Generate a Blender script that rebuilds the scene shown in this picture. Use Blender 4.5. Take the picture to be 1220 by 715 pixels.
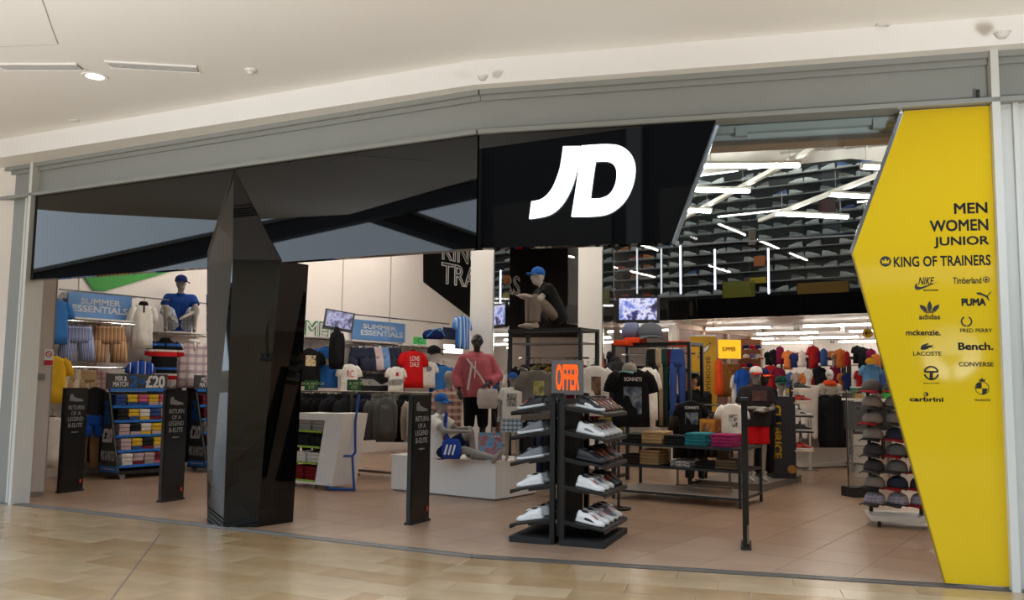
import bpy, bmesh, math, random
from mathutils import Vector, Matrix
random.seed(7)
for o in list(bpy.data.objects): bpy.data.objects.remove(o)
scene = bpy.context.scene
col = scene.collection
PI = math.pi

# ------------------------------------------------------------------ camera
EYE = Vector((0, 0, 1.55)); FPX = 1050.0
pitch = math.atan((460 - 357.5) / FPX); roll = 0.012
F_ = Vector((0, math.cos(pitch), math.sin(pitch))); U0 = Vector((0, -math.sin(pitch), math.cos(pitch))); R0 = Vector((1, 0, 0))
R_ = R0 * math.cos(roll) + U0 * math.sin(roll); U_ = U0 * math.cos(roll) - R0 * math.sin(roll)
cd = bpy.data.cameras.new('camera'); cam = bpy.data.objects.new('camera', cd); col.objects.link(cam)
cd.sensor_width = 36; cd.lens = FPX / 1220 * 36; cd.clip_end = 300; cd.clip_start = .05
cam.matrix_world = Matrix(((R_.x, U_.x, -F_.x, EYE.x), (R_.y, U_.y, -F_.y, EYE.y), (R_.z, U_.z, -F_.z, EYE.z), (0, 0, 0, 1)))
scene.camera = cam

# ------------------------------------------------------------------ sky, exposure
world = bpy.data.worlds.new('sky'); scene.world = world; world.use_nodes = True
bg = world.node_tree.nodes['Background']; bg.inputs[0].default_value = (.74, .87, 1.0, 1); bg.inputs[1].default_value = 1.75
vs = scene.view_settings; vs.view_transform = 'Standard'; vs.look = 'None'; vs.gamma = 1; vs.use_curve_mapping = False
vs.exposure = 0.95
try: scene.cycles.caustics_reflective = False; scene.cycles.caustics_refractive = False; scene.cycles.sample_clamp_indirect = 4
except Exception: pass
TUBE_POWER = 46.0      # emission of the store's linear lamps

# ------------------------------------------------------------------ picture -> place
def ray(px, py): return F_ * FPX + R_ * (px - 610) - U_ * (py - 357.5)
def G(px, py, z=0):
    r = ray(px, py); t = (z - EYE.z) / r.z; return EYE + r * t
def at(px, py, Y):
    r = ray(px, py); return EYE + r * (Y / r.y)
def hit(px, py, p0, n):
    r = ray(px, py); t = (p0 - EYE).dot(n) / r.dot(n); return EYE + r * t
def ppm(Y): return FPX / Y           # pixels per metre at depth Y
class Plane:                         # a vertical plane: u runs along it to the right, -Y of its frame faces the viewer
    def __init__(s, p, d):
        s.p = Vector((p[0], p[1], 0)); s.d = Vector((d[0], d[1], 0)).normalized(); s.n = Vector((s.d.y, -s.d.x, 0)); s.rz = math.atan2(s.d.y, s.d.x)
    def uz(s, px, py, off=0):
        h = hit(px, py, s.p + s.n * off, s.n); return ((h - s.p).dot(s.d), h.z)
    def w(s, u, z=0, off=0): return s.p + s.d * u + s.n * off + Vector((0, 0, z))
    def wp(s, px, py, off=0): return hit(px, py, s.p + s.n * off, s.n)
A_ = Vector((math.cos(math.radians(-35)), math.sin(math.radians(-35)), 0)); B_ = Vector((-A_.y, A_.x, 0)); GR = math.radians(-35)
gl = G(20, 600.5); gk = G(565, 663); gr = G(1187, 701.5)
FL = Plane(gk, gk - gl); FR = Plane(gk, gr - gk)      # shop front: two straight runs with a kink
LW = Plane((-7.03, 15), B_)                            # left wall of the shop
LEN1 = (gk - gl).length; LEN2 = (gr - gk).length
HB, HT, CZ = 3.94, 4.36, 4.60                          # header underside, header top, mall ceiling
FASC = 2.83

# ------------------------------------------------------------------ materials
MATS = {}
def nt(name):
    m = bpy.data.materials.new(name); m.use_nodes = True; n = m.node_tree; b = n.nodes['Principled BSDF']; return m, n, b
def s2l(c): return tuple(((x / 255) / 12.92 if x / 255 <= .04045 else ((x / 255 + .055) / 1.055) ** 2.4) for x in c[:3]) + (1,)
def M(name, c=None, rough=.5, metal=0, var=.06, scale=8, emit=0, bump=0, bscale=60, spec=.5, ior=None, coat=0):
    if name in MATS: return MATS[name]
    m, n, b = nt(name); L = n.links
    cc = s2l(c)
    b.inputs['Roughness'].default_value = rough; b.inputs['Metallic'].default_value = metal
    b.inputs['Specular IOR Level'].default_value = spec
    if ior: b.inputs['IOR'].default_value = ior
    if coat: b.inputs['Coat Weight'].default_value = coat; b.inputs['Coat Roughness'].default_value = .06
    tc = n.nodes.new('ShaderNodeTexCoord')
    if var:
        nz = n.nodes.new('ShaderNodeTexNoise'); nz.inputs['Scale'].default_value = scale; nz.inputs['Detail'].default_value = 3
        mx = n.nodes.new('ShaderNodeMix'); mx.data_type = 'RGBA'
        mx.inputs[6].default_value = tuple(max(0, x * (1 - var)) for x in cc[:3]) + (1,); mx.inputs[7].default_value = tuple(min(1, x * (1 + var)) for x in cc[:3]) + (1,)
        L.new(tc.outputs['Object'], nz.inputs['Vector']); L.new(nz.outputs['Fac'], mx.inputs[0]); L.new(mx.outputs[2], b.inputs['Base Color'])
    else: b.inputs['Base Color'].default_value = cc
    if bump:
        nb = n.nodes.new('ShaderNodeTexNoise'); nb.inputs['Scale'].default_value = bscale; bp = n.nodes.new('ShaderNodeBump'); bp.inputs['Strength'].default_value = bump; bp.inputs['Distance'].default_value = .01
        L.new(tc.outputs['Object'], nb.inputs['Vector']); L.new(nb.outputs['Fac'], bp.inputs['Height']); L.new(bp.outputs['Normal'], b.inputs['Normal'])
    if emit: b.inputs['Emission Color'].default_value = cc; b.inputs['Emission Strength'].default_value = emit
    MATS[name] = m; return m
def cloth(name, c): return M('cloth_' + name, c, .85, var=.18, scale=9, bump=.35, bscale=26, spec=.2)
def stripes(name, cols, axis='x', period=.06, rough=.85):
    """cols: list of (colour, upper end of the band 0..1)"""
    if name in MATS: return MATS[name]
    m, n, b = nt(name); L = n.links; b.inputs['Roughness'].default_value = rough; b.inputs['Specular IOR Level'].default_value = .2
    tc = n.nodes.new('ShaderNodeTexCoord'); sp = n.nodes.new('ShaderNodeSeparateXYZ'); L.new(tc.outputs['Object'], sp.inputs[0])
    md = n.nodes.new('ShaderNodeMath'); md.operation = 'FRACT'; dv = n.nodes.new('ShaderNodeMath'); dv.operation = 'DIVIDE'; dv.inputs[1].default_value = period
    L.new(sp.outputs[{'x': 0, 'y': 1, 'z': 2}[axis]], dv.inputs[0]); L.new(dv.outputs[0], md.inputs[0])
    cr = n.nodes.new('ShaderNodeValToRGB'); cr.color_ramp.interpolation = 'CONSTANT'; e = cr.color_ramp.elements
    e[0].position = 0; e[0].color = s2l(cols[0][0]); e.remove(e[1]); p = cols[0][1]
    for c, q in cols[1:]:
        x = e.new(p); x.color = s2l(c); p = q
    L.new(md.outputs[0], cr.inputs[0]); L.new(cr.outputs[0], b.inputs['Base Color']); MATS[name] = m; return m
def checks(name, c0, c1, c2, period=.08):
    if name in MATS: return MATS[name]
    m, n, b = nt(name); L = n.links; b.inputs['Roughness'].default_value = .85
    tc = n.nodes.new('ShaderNodeTexCoord'); sp = n.nodes.new('ShaderNodeSeparateXYZ'); L.new(tc.outputs['Object'], sp.inputs[0]); prev = None
    for k, (ax, cc) in enumerate(((0, c1), (2, c2))):
        dv = n.nodes.new('ShaderNodeMath'); dv.operation = 'DIVIDE'; dv.inputs[1].default_value = period; fr = n.nodes.new('ShaderNodeMath'); fr.operation = 'FRACT'; lt = n.nodes.new('ShaderNodeMath'); lt.operation = 'LESS_THAN'; lt.inputs[1].default_value = .4
        L.new(sp.outputs[ax], dv.inputs[0]); L.new(dv.outputs[0], fr.inputs[0]); L.new(fr.outputs[0], lt.inputs[0])
        mx = n.nodes.new('ShaderNodeMix'); mx.data_type = 'RGBA'; mx.inputs[7].default_value = s2l(cc); mu = n.nodes.new('ShaderNodeMath'); mu.operation = 'MULTIPLY'; mu.inputs[1].default_value = .65
        L.new(lt.outputs[0], mu.inputs[0]); L.new(mu.outputs[0], mx.inputs[0])
        if prev: L.new(prev, mx.inputs[6])
        else: mx.inputs[6].default_value = s2l(c0)
        prev = mx.outputs[2]
    L.new(prev, b.inputs['Base Color']); MATS[name] = m; return m
def blotch(name, cols, scale=12, emit=0, rough=.4, detail=4):
    """a printed picture: noise through a ramp of colours"""
    if name in MATS: return MATS[name]
    m, n, b = nt(name); L = n.links; b.inputs['Roughness'].default_value = rough
    tc = n.nodes.new('ShaderNodeTexCoord'); nz = n.nodes.new('ShaderNodeTexNoise'); nz.inputs['Scale'].default_value = scale; nz.inputs['Detail'].default_value = detail
    cr = n.nodes.new('ShaderNodeValToRGB'); e = cr.color_ramp.elements; N = len(cols)
    e[0].position = .32; e[0].color = s2l(cols[0]); e[1].position = .68; e[1].color = s2l(cols[-1])
    for k in range(1, N - 1): x = e.new(.32 + .36 * k / (N - 1)); x.color = s2l(cols[k])
    L.new(tc.outputs['Object'], nz.inputs['Vector']); L.new(nz.outputs['Fac'], cr.inputs[0]); L.new(cr.outputs[0], b.inputs['Base Color'])
    if emit: L.new(cr.outputs[0], b.inputs['Emission Color']); b.inputs['Emission Strength'].default_value = emit
    MATS[name] = m; return m
def glassmat(name, tint=(235, 240, 240), rough=.0):
    if name in MATS: return MATS[name]
    m = bpy.data.materials.new(name); m.use_nodes = True; n = m.node_tree; n.nodes.clear(); L = n.links
    out = n.nodes.new('ShaderNodeOutputMaterial'); tr = n.nodes.new('ShaderNodeBsdfTransparent'); gl_ = n.nodes.new('ShaderNodeBsdfGlossy'); mx = n.nodes.new('ShaderNodeMixShader'); fr = n.nodes.new('ShaderNodeFresnel')
    fr.inputs[0].default_value = 1.5; tr.inputs[0].default_value = s2l(tint); gl_.inputs['Roughness'].default_value = rough
    L.new(fr.outputs[0], mx.inputs[0]); L.new(tr.outputs[0], mx.inputs[1]); L.new(gl_.outputs[0], mx.inputs[2]); L.new(mx.outputs[0], out.inputs[0]); MATS[name] = m; return m

m_ceil = M('white_plaster', (236, 233, 230), .7, var=.02, scale=2)
m_grey = M('grey_metal_cladding', (140, 141, 137), .45, var=.05, scale=3, bump=.05, bscale=200)
m_greyl = M('pale_grey_metal', (205, 205, 200), .4, var=.03)
m_beige = M('beige_panel', (206, 194, 186), .5, var=.03, scale=3)
m_black = M('black_gloss_glass', (5, 5, 6), .02, var=0, ior=1.48)
m_blk = M('black_metal', (16, 16, 17), .38, var=.1)
m_mblk = M('black_matt', (20, 20, 21), .7, var=.1)
m_yel = M('yellow_gloss_panel', (214, 180, 28), .07, var=.02, scale=1.5, spec=.4)
m_white = M('white_satin', (238, 236, 232), .45, var=.02)
m_wall = M('white_wall', (240, 232, 226), .7, var=.02, scale=2)
m_steel = M('brushed_steel', (170, 168, 165), .3, 1, var=.08, scale=30)
m_chrome = M('chrome', (220, 220, 220), .12, 1, var=0)
m_ink = M('black_ink', (22, 20, 14), .5, var=0)
m_wink = M('white_ink', (240, 240, 240), .5, var=0)
m_greyink = M('grey_ink', (150, 150, 150), .5, var=0)
m_tube = M('lamp_tube', (255, 245, 232), .4, var=0, emit=TUBE_POWER)
m_spot = M('lamp_spot', (255, 238, 215), .4, var=0, emit=22)
m_mirror = M('mirror', (225, 228, 230), .02, 1, var=0)
m_blue = M('blue_print', (38, 110, 190), .5, var=.04)
m_manq = M('mannequin_grey', (150, 146, 140), .42, var=.04)
m_manqd = M('mannequin_dark', (34, 30, 28), .35, var=.05)
m_rail = M('rail_metal', (150, 145, 138), .3, 1, var=.05)

# ------------------------------------------------------------------ mesh helpers
class MB:
    def __init__(s): s.v = []; s.f = []
    def add(s, vs_, fs):
        k = len(s.v); s.v += [tuple(v) for v in vs_]; s.f += [tuple(i + k for i in f) for f in fs]; return s
    def box(s, c, d, rz=0, rot=None):
        x, y, z = d[0] / 2, d[1] / 2, d[2] / 2; P = [Vector((sx * x, sy * y, sz * z)) for sz in (-1, 1) for sy in (-1, 1) for sx in (-1, 1)]
        Mx = rot if rot else Matrix.Rotation(rz, 3, 'Z')
        return s.add([Mx @ p + Vector(c) for p in P], [(0, 2, 3, 1), (4, 5, 7, 6), (0, 1, 5, 4), (2, 6, 7, 3), (0, 4, 6, 2), (1, 3, 7, 5)])
    def bar(s, a, b, w, h=None):
        a = Vector(a); b = Vector(b); h = h or w; d = (b - a).normalized(); up = Vector((0, 0, 1)) if abs(d.z) < .95 else Vector((0, 1, 0))
        x = d.cross(up).normalized() * (w / 2); y = x.cross(d).normalized() * (h / 2)
        return s.add([a - x - y, a + x - y, a + x + y, a - x + y, b - x - y, b + x - y, b + x + y, b - x + y], [(0, 3, 2, 1), (4, 5, 6, 7), (0, 1, 5, 4), (1, 2, 6, 5), (2, 3, 7, 6), (3, 0, 4, 7)])
    def ring_loft(s, rings, caps=True):
        n = len(rings[0]); vs_ = [p for r in rings for p in r]; fs = []
        for k in range(len(rings) - 1):
            for i in range(n):
                j = (i + 1) % n; fs.append((k * n + i, k * n + j, (k + 1) * n + j, (k + 1) * n + i))
        if caps: fs.append(tuple(range(n - 1, -1, -1))); fs.append(tuple((len(rings) - 1) * n + i for i in range(n)))
        return s.add(vs_, fs)
    def cyl(s, a, b, r0, r1=None, n=12, rounded=False):
        a = Vector(a); b = Vector(b); r1 = r0 if r1 is None else r1; d = b - a; L = d.length; d = d / L if L > 1e-9 else Vector((0, 0, 1))
        up = Vector((0, 0, 1)) if abs(d.z) < .95 else Vector((1, 0, 0)); x = d.cross(up).normalized(); y = d.cross(x)
        st = [(0, r0), (L, r1)]
        if rounded: st = [(-r0 * math.cos(t), r0 * math.sin(t)) for t in (.25, .7, 1.15)] + st + [(L + r1 * math.cos(t), r1 * math.sin(t)) for t in (1.15, .7, .25)]
        return s.ring_loft([[a + d * t + x * (r * math.cos(2 * PI * i / n)) + y * (r * math.sin(2 * PI * i / n)) for i in range(n)] for t, r in st])
    def tube(s, pts, r, n=8):
        for p, q in zip(pts, pts[1:]): s.cyl(p, q, r, r, n, True)
        return s
    def ell(s, c, r, n=14, m=9):
        c = Vector(c); return s.ring_loft([[c + Vector((r[0] * math.sin(t) * math.cos(2 * PI * i / n), r[1] * math.sin(t) * math.sin(2 * PI * i / n), -r[2] * math.cos(t))) for i in range(n)] for t in [.12 + (PI - .24) * k / (m - 1) for k in range(m)]])
    def lathe(s, prof, c=(0, 0, 0), n=20):
        c = Vector(c); return s.ring_loft([[c + Vector((r * math.cos(2 * PI * i / n), r * math.sin(2 * PI * i / n), z)) for i in range(n)] for r, z in prof])
    def prism(s, pts, vec):
        pts = [Vector(p) for p in pts]; vec = Vector(vec); n = len(pts); nn = Vector((0, 0, 0))
        for i in range(n): nn += (pts[i] - pts[0]).cross(pts[(i + 1) % n] - pts[0])
        if nn.dot(vec) > 0: pts = pts[::-1]
        return s.add(pts + [p + vec for p in pts], [tuple(range(n)), tuple(range(2 * n - 1, n - 1, -1))] + [(i + n, (i + 1) % n + n, (i + 1) % n, i) for i in range(n)])
    def mesh(s, name='m', smooth=False):
        me = bpy.data.meshes.new(name); me.from_pydata(s.v, [], s.f); me.validate()
        bm = bmesh.new(); bm.from_mesh(me); bmesh.ops.recalc_face_normals(bm, faces=bm.faces); bm.to_mesh(me); bm.free()
        if smooth:
            for p in me.polygons: p.use_smooth = True
        return me
    def build(s, name, mat, parent=None, smooth=False): return link(name, s.mesh(name, smooth), mat, parent)
CREATED = []
ORD = 'first second third fourth fifth sixth seventh eighth ninth tenth eleventh twelfth thirteenth fourteenth fifteenth sixteenth seventeenth eighteenth nineteenth twentieth twenty-first twenty-second'.split()
def link(name, me, mat, parent=None, loc=None, rot=None, sc=None):
    o = bpy.data.objects.new(name, me); col.objects.link(o); CREATED.append(o)
    if mat is not None:
        if not me.materials: me.materials.append(None)
        o.material_slots[0].link = 'OBJECT'; o.material_slots[0].material = mat
    if parent: o.parent = parent
    if loc is not None: o.location = loc
    if rot is not None: o.rotation_euler = rot if hasattr(rot, '__len__') else (0, 0, rot)
    if sc is not None: o.scale = sc if hasattr(sc, '__len__') else (sc, sc, sc)
    return o
def tag(o, label, cat, group=None):
    o['label'] = label; o['category'] = cat
    if group: o['group'] = group
    return o
def thing(name, label, cat, loc=(0, 0, 0), rz=0, group=None, sc=None):
    o = bpy.data.objects.new(name, None); col.objects.link(o); o.empty_display_size = .1; o.location = loc; o.rotation_euler = (0, 0, rz)
    if sc is not None: o.scale = sc if hasattr(sc, '__len__') else (sc, sc, sc)
    return tag(o, label, cat, group)
def struct(o): o['kind'] = 'structure'; return o
def bevel(me, w=.008, seg=2):
    bm = bmesh.new(); bm.from_mesh(me); bmesh.ops.bevel(bm, geom=bm.edges[:], offset=w, segments=seg, affect='EDGES', profile=.6); bm.to_mesh(me); bm.free(); return me
def evaluated(o):
    dg = bpy.context.evaluated_depsgraph_get(); me = bpy.data.meshes.new_from_object(o.evaluated_get(dg)); return me
TC = {}
def text_me(s, w=None, h=None, ext=.002, bold=.0, outline=0, shear=0, flip=False):
    """text as a mesh in the XZ plane facing -Y, centred, fitted to w x h"""
    k = (s, w, h, ext, bold, outline, shear)
    if k in TC: return TC[k]
    cu = bpy.data.curves.new('t', 'FONT'); cu.body = s; cu.align_x = 'CENTER'; cu.size = 1; cu.shear = shear; cu.resolution_u = 3; cu.space_line = .85
    if outline: cu.fill_mode = 'NONE'; cu.bevel_depth = outline; cu.bevel_resolution = 0
    o = bpy.data.objects.new('t', cu); col.objects.link(o); bpy.context.view_layer.update(); me = evaluated(o); bpy.data.objects.remove(o)
    xs = [v.co.x for v in me.vertices]; ys = [v.co.y for v in me.vertices]; x0, x1, y0, y1 = min(xs), max(xs), min(ys), max(ys)
    sx = w / (x1 - x0) if w else None; sy = h / (y1 - y0) if h else sx; sx = sx or sy
    bm = bmesh.new(); bm.from_mesh(me)
    for v in bm.verts: v.co = Vector(((v.co.x - (x0 + x1) / 2) * sx, -v.co.z * sx if outline else 0, (v.co.y - (y0 + y1) / 2) * sy))
    if ext and not outline:
        r = bmesh.ops.extrude_face_region(bm, geom=bm.faces[:])
        for v in r['geom']:
            if isinstance(v, bmesh.types.BMVert): v.co.y -= ext
        bmesh.ops.recalc_face_normals(bm, faces=bm.faces)
    if bold and not outline:
        src = bm.copy(); qx = bold * sx * .8; qz = bold * sy * .8; tmp = bpy.data.meshes.new('c'); src.to_mesh(tmp); src.free(); base = [v.co.copy() for v in tmp.vertices]; out = bmesh.new()
        for dx, dz in ((-qx, -qz), (qx, qz), (-qx, qz), (qx, -qz)):
            for v, c0 in zip(tmp.vertices, base): v.co = c0 + Vector((dx, 0, dz))
            out.from_mesh(tmp)
        bm.free(); bm = out
    bm.to_mesh(me); bm.free(); me.materials.clear(); TC[k] = me; return me
def text(name, s, mat, parent, x, y, z, w=None, h=None, rot=None, **kw): return link(name, text_me(s, w, h, **kw), mat, parent, (x, y, z), rot)
# ================================================================== SETTING
def pbox(mb, pl, u0, u1, z0, z1, o0, o1):
    mb.prism([pl.w(u0, z0, o1), pl.w(u1, z0, o1), pl.w(u1, z1, o1), pl.w(u0, z1, o1)], -pl.n * (o1 - o0)); return mb
def clip(poly, p, n):
    out = []
    for i in range(len(poly)):
        a, b = poly[i], poly[(i + 1) % len(poly)]; da = (a - p).dot(n); db = (b - p).dot(n)
        if da >= 0: out.append(a)
        if da * db < 0: out.append(a + (b - a) * (da / (da - db)))
    return out
def area(p): return abs(sum(p[i].x * p[(i + 1) % len(p)].y - p[(i + 1) % len(p)].x * p[i].y for i in range(len(p)))) / 2
def proj(P):
    d = P - EYE; z = d.dot(F_)
    return (610 + FPX * d.dot(R_) / z, 357.5 - FPX * d.dot(U_) / z) if z > .1 else (-9e9, 9e9)
def seen(P, m=25): x, y = proj(P); return -m < x < 1220 + m and -m < y < 715 + m
def tiles(parent, org, dx, dy, lx, ly, gap, clips, rng, mats, stagger, limit=300):
    """rectangular tiles with real joints; the ones in view are objects, the rest one joined part"""
    base = MB(); hx, hy = lx / 2 - gap / 2, ly / 2 - gap / 2
    base.add([(-hx, -hy, -.012), (hx, -hy, -.012), (hx, hy, -.012), (-hx, hy, -.012), (-hx + .0006, -hy + .0006, 0), (hx - .0006, -hy + .0006, 0), (hx - .0006, hy - .0006, 0), (-hx + .0006, hy - .0006, 0)], [(4, 5, 6, 7), (0, 1, 5, 4), (1, 2, 6, 5), (2, 3, 7, 6), (3, 0, 4, 7)])
    bme = base.mesh('tile'); rz = math.atan2(dx.y, dx.x); lst = []
    for j in range(rng[2], rng[3]):
        for i in range(rng[0], rng[1]):
            c = org + dx * ((i + .5 + (stagger[j % len(stagger)])) * lx) + dy * ((j + .5) * ly); pl = [c - dx * hx - dy * hy, c + dx * hx - dy * hy, c + dx * hx + dy * hy, c - dx * hx + dy * hy]; q = pl
            for p, n in clips: q = clip(q, p, n) if len(q) > 2 else q
            if len(q) < 3 or area(q) < .004: continue
            full = abs(area(q) - area(pl)) < 1e-6; lst.append((0 if seen(c) else 1, (c - EYE).length, c, q, full))
    lst.sort(key=lambda t: t[:2]); rest = MB(); cnt = 0
    for v, dd, c, q, full in lst:
        if v == 0 and cnt < limit:
            cnt += 1
            if full: o = link('tile', bme, random.choice(mats), parent, c, rz)
            else:
                me = MB().prism([p - c for p in q], (0, 0, -.012)).mesh('tile'); o = link('tile', me, random.choice(mats), parent, c)
        else: rest.add([c + (p - c) * (1 + gap / ly) + Vector((0, 0, -.0004)) for p in q], [tuple(range(len(q)))])
    if rest.v: o = rest.build('tiles_beyond', mats[0], parent); o['kind'] = 'stuff'
# ---- floors
def stone(name, c, rough):
    m, n, b = nt(name); L = n.links; tc = n.nodes.new('ShaderNodeTexCoord'); nz = n.nodes.new('ShaderNodeTexNoise'); nz.inputs['Scale'].default_value = 3.5; nz.inputs['Detail'].default_value = 6
    cr = n.nodes.new('ShaderNodeValToRGB'); e = cr.color_ramp.elements; c0 = s2l(c); e[0].position = .3; e[1].position = .75; e[0].color = tuple(x * .88 for x in c0[:3]) + (1,); e[1].color = tuple(min(1, x * 1.08) for x in c0[:3]) + (1,)
    L.new(tc.outputs['Object'], nz.inputs[0]); L.new(nz.outputs['Fac'], cr.inputs[0]); L.new(cr.outputs[0], b.inputs['Base Color'])
    mr = n.nodes.new('ShaderNodeMapRange'); mr.inputs[3].default_value = rough * .7; mr.inputs[4].default_value = rough * 1.3; L.new(nz.outputs['Fac'], mr.inputs[0]); L.new(mr.outputs[0], b.inputs['Roughness']); return m
mall_m = [stone('mall_stone_%d' % i, c, .2) for i, c in enumerate([(166, 141, 108), (156, 128, 92), (174, 153, 122), (160, 134, 99), (169, 146, 114)])]
shop_m = [stone('shop_tile_%d' % i, c, .3) for i, c in enumerate([(164, 135, 112), (160, 131, 108), (168, 140, 117)])]
m_grout = M('dark_joint', (116, 98, 84), .8); m_grout2 = M('pale_joint', (150, 130, 104), .8)
fl = struct(MB().prism([(-30, -14, -.014), (16, -14, -.014), (16, 30, -.014), (-30, 30, -.014)], (0, 0, -.2)).build('floor', m_grout2)); fl['label'] = 'polished honey stone mall floor in front of the shop'
bis = (FL.d + FR.d).normalized(); bisn = Vector((bis.x, bis.y, 0))
for pl, sg, rngx in ((FL, -1, (-22, 4)), (FR, 1, (-4, 12))):
    tiles(fl, pl.p + pl.n * .09, pl.d, pl.n, .92, .31, .0022, [(pl.p + pl.n * .07, pl.n), (gk, bisn * sg)], (rngx[0], rngx[1], 0, 30), mall_m, [0, .37, .62, .2, .8], 150)
mj = MB().bar(G(193, 632, .001), G(131, 716, .001), .012, .004).build('movement_joint', m_grout, fl)
sf = struct(MB().prism([FL.w(-LEN1 - 1, -.0135, .05), FL.w(0, -.0135, .05), FR.w(LEN2 + 1, -.0135, .05), (18, 24, -.0135), (4, 36, -.0135), (-12, 15, -.0135)], (0, 0, -.1)).build('floor', m_grout)); sf['label'] = 'grey beige tiled shop floor'
tiles(sf, Vector((gk.x, gk.y, 0)), A_, B_, .6, .6, .0035, [(FL.p - FL.n * .07, -FL.n), (FR.p - FR.n * .07, -FR.n), (LW.p, LW.n)], (-18, 16, -8, 32), shop_m, [0], 300)
for i, (pl, u0, u1) in enumerate(((FL, -LEN1 - .6, 0), (FR, 0, LEN2 + .6))):
    t = thing('threshold_track', ['steel sliding door track along the long left run of the shop front', 'steel sliding door track along the right run of the shop front'][i], 'door track', pl.p, pl.rz); 
    def loc(u0, u1, z0, z1, o0, o1): return MB().box(((u0 + u1) / 2, -(o0 + o1) / 2, (z0 + z1) / 2), (u1 - u0, o1 - o0, z1 - z0))
    loc(u0, u1, -.012, .002, -.068, .068).build('bed', M('track_dark', (120, 112, 104), .4, .6), t)
    for o in (-.058, -.012, .045): loc(u0, u1, .002, .008, o, o + .016).build('rail', m_steel, t)
# ---- mall ceiling: ledge, riser, field
ob = lambda px: 0
cl = MB()
e_l = FL.w(-LEN1 - 6, 0, .62); e_k = FL.w(.02, 0, .2); e_r = FR.w(LEN2 + 6, 0, .2)
h_l = FL.w(-LEN1 - 6, 0, -.2); h_k = FL.w(0, 0, -.2); h_r = FR.w(LEN2 + 6, 0, -.2)
V = lambda p, z: Vector((p.x, p.y, z))
led = MB()
led.prism([V(h_l, HT), V(h_k, HT), V(e_k, HT), V(e_l, HT)], (0, 0, .3)); led.prism([V(h_k, HT), V(h_r, HT), V(e_r, HT), V(e_k, HT)], (0, 0, .3))
struct(led.build('trim_1', m_ceil))['label'] = 'white plaster ledge above the shop front'
out = [V(e_l, CZ), V(e_k, CZ), V(e_r, CZ), Vector((14, 5.0, CZ)), Vector((4, 5.6, CZ)), Vector((-3, 5.6, CZ)), Vector((-8, 6.0, CZ)), Vector((-10, 7.5, CZ)), Vector((-11, 10, CZ)), Vector((-11.4, 12.6, CZ))]
struct(MB().prism(out, (0, 0, .45)).build('ceiling', m_ceil))['label'] = 'smooth white mall ceiling'
gp = [G(px, py, CZ) for px, py in ((48, -6), (54, 10), (61, 31), (69, 52))]
o = MB(); o.tube([p + Vector((0, 0, .004)) for p in gp], .008, 6); o.tube([G(-8, 56, CZ) + Vector((0, 0, .004)), G(69, 53, CZ) + Vector((0, 0, .004))], .006, 6)
tag(o.build('access_panel_joint', M('joint_shadow', (170, 166, 160), .8)), 'thin curved joint of an access panel in the white mall ceiling', 'ceiling joint')  # joint drawn as thin grey lines
for k, (a, b) in enumerate((((1, 79), (95, 79)), ((130, 76), (235, 82)))):
    p, q = G(a[0], a[1], CZ), G(b[0], b[1], CZ); c = (p + q) / 2; L = (q - p).length; rz = math.atan2((q - p).y, (q - p).x)
    t = thing('slot_vent', ['slotted air vent at the ceiling\'s left edge', 'slotted air vent right of the round ceiling downlight'][k], 'vent', (c.x, c.y, CZ - .012), rz, 'slot vents in the mall ceiling')
    MB().box((0, 0, .008), (L, .16, .008)).build('backing', M('vent_dark', (110, 108, 104), .7), t)
    for y in (-.085, .085): MB().box((0, y, .002), (L + .03, .018, .016)).build('frame', m_ceil, t)
    for y in (-.04, .0, .04): MB().box((0, y, .002), (L, .016, .012)).build('slat', M('vent_slat', (190, 188, 184), .5), t)
def downlight(px, py, z, r, label, m, group=None, rim=m_ceil):
    p = G(px, py, z); t = thing('downlight', label, 'ceiling light', (p.x, p.y, z), 0, group)
    MB().lathe([(r * .8, .0), (r * .8, -.004), (r * 1.12, -.008), (r * 1.16, .0)], n=24).build('rim', rim, t); MB().lathe([(.001, -.002), (r * .82, -.002), (r * .82, .004), (.001, .004)], n=24).build('lens', m, t); return t
downlight(113, 91, CZ, .11, 'round recessed downlight between the two slot vents in the mall ceiling', M('mall_lamp', (235, 250, 245), .3, var=0, emit=5))
def sensor(px, py, z, r, name, label, cat, prof):
    p = G(px, py, z); t = thing(name, label, cat, (p.x, p.y, z)); MB().lathe([(r, 0), (r, -.01), (r * .9, -.014)], n=18).build('base', m_white, t); MB().lathe([(a * r, -b * r) for a, b in prof], n=18).build('head', M('sensor_white', (214, 212, 208), .4), t)
sensor(299, 83, CZ, .055, 'smoke_detector', 'small white smoke detector on the mall ceiling', 'smoke detector', [(.6, .2), (.6, .6), (.4, .9), (.1, .95)])
sensor(575, 90, HT, .05, 'dome_sensor', 'white dome sensor at the bend of the plaster ledge', 'sensor', [(.85, .2), (.8, .5), (.5, .85), (.1, .95)])
sensor(1194, 37, HT, .065, 'dome_sensor', 'white dome sensor above the grey pier beside the yellow panel', 'sensor', [(.85, .2), (.8, .5), (.5, .85), (.1, .95)])
for k, (px, py) in enumerate(((88, 143), (1052, 29))):
    p = G(px, py, CZ); t = thing('ceiling_plate', ['small oval cover plate low on the ceiling at far left', 'small rectangular cover plate on the ceiling above the yellow panel'][k], 'cover plate', (p.x, p.y, CZ)); MB().box((0, 0, -.006), (.11, .05, .012)).build('plate', M('sensor_white', (214, 212, 208)), t); MB().cyl((.03, 0, -.012), (.03, 0, -.016), .008).build('screw', m_steel, t)
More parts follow.
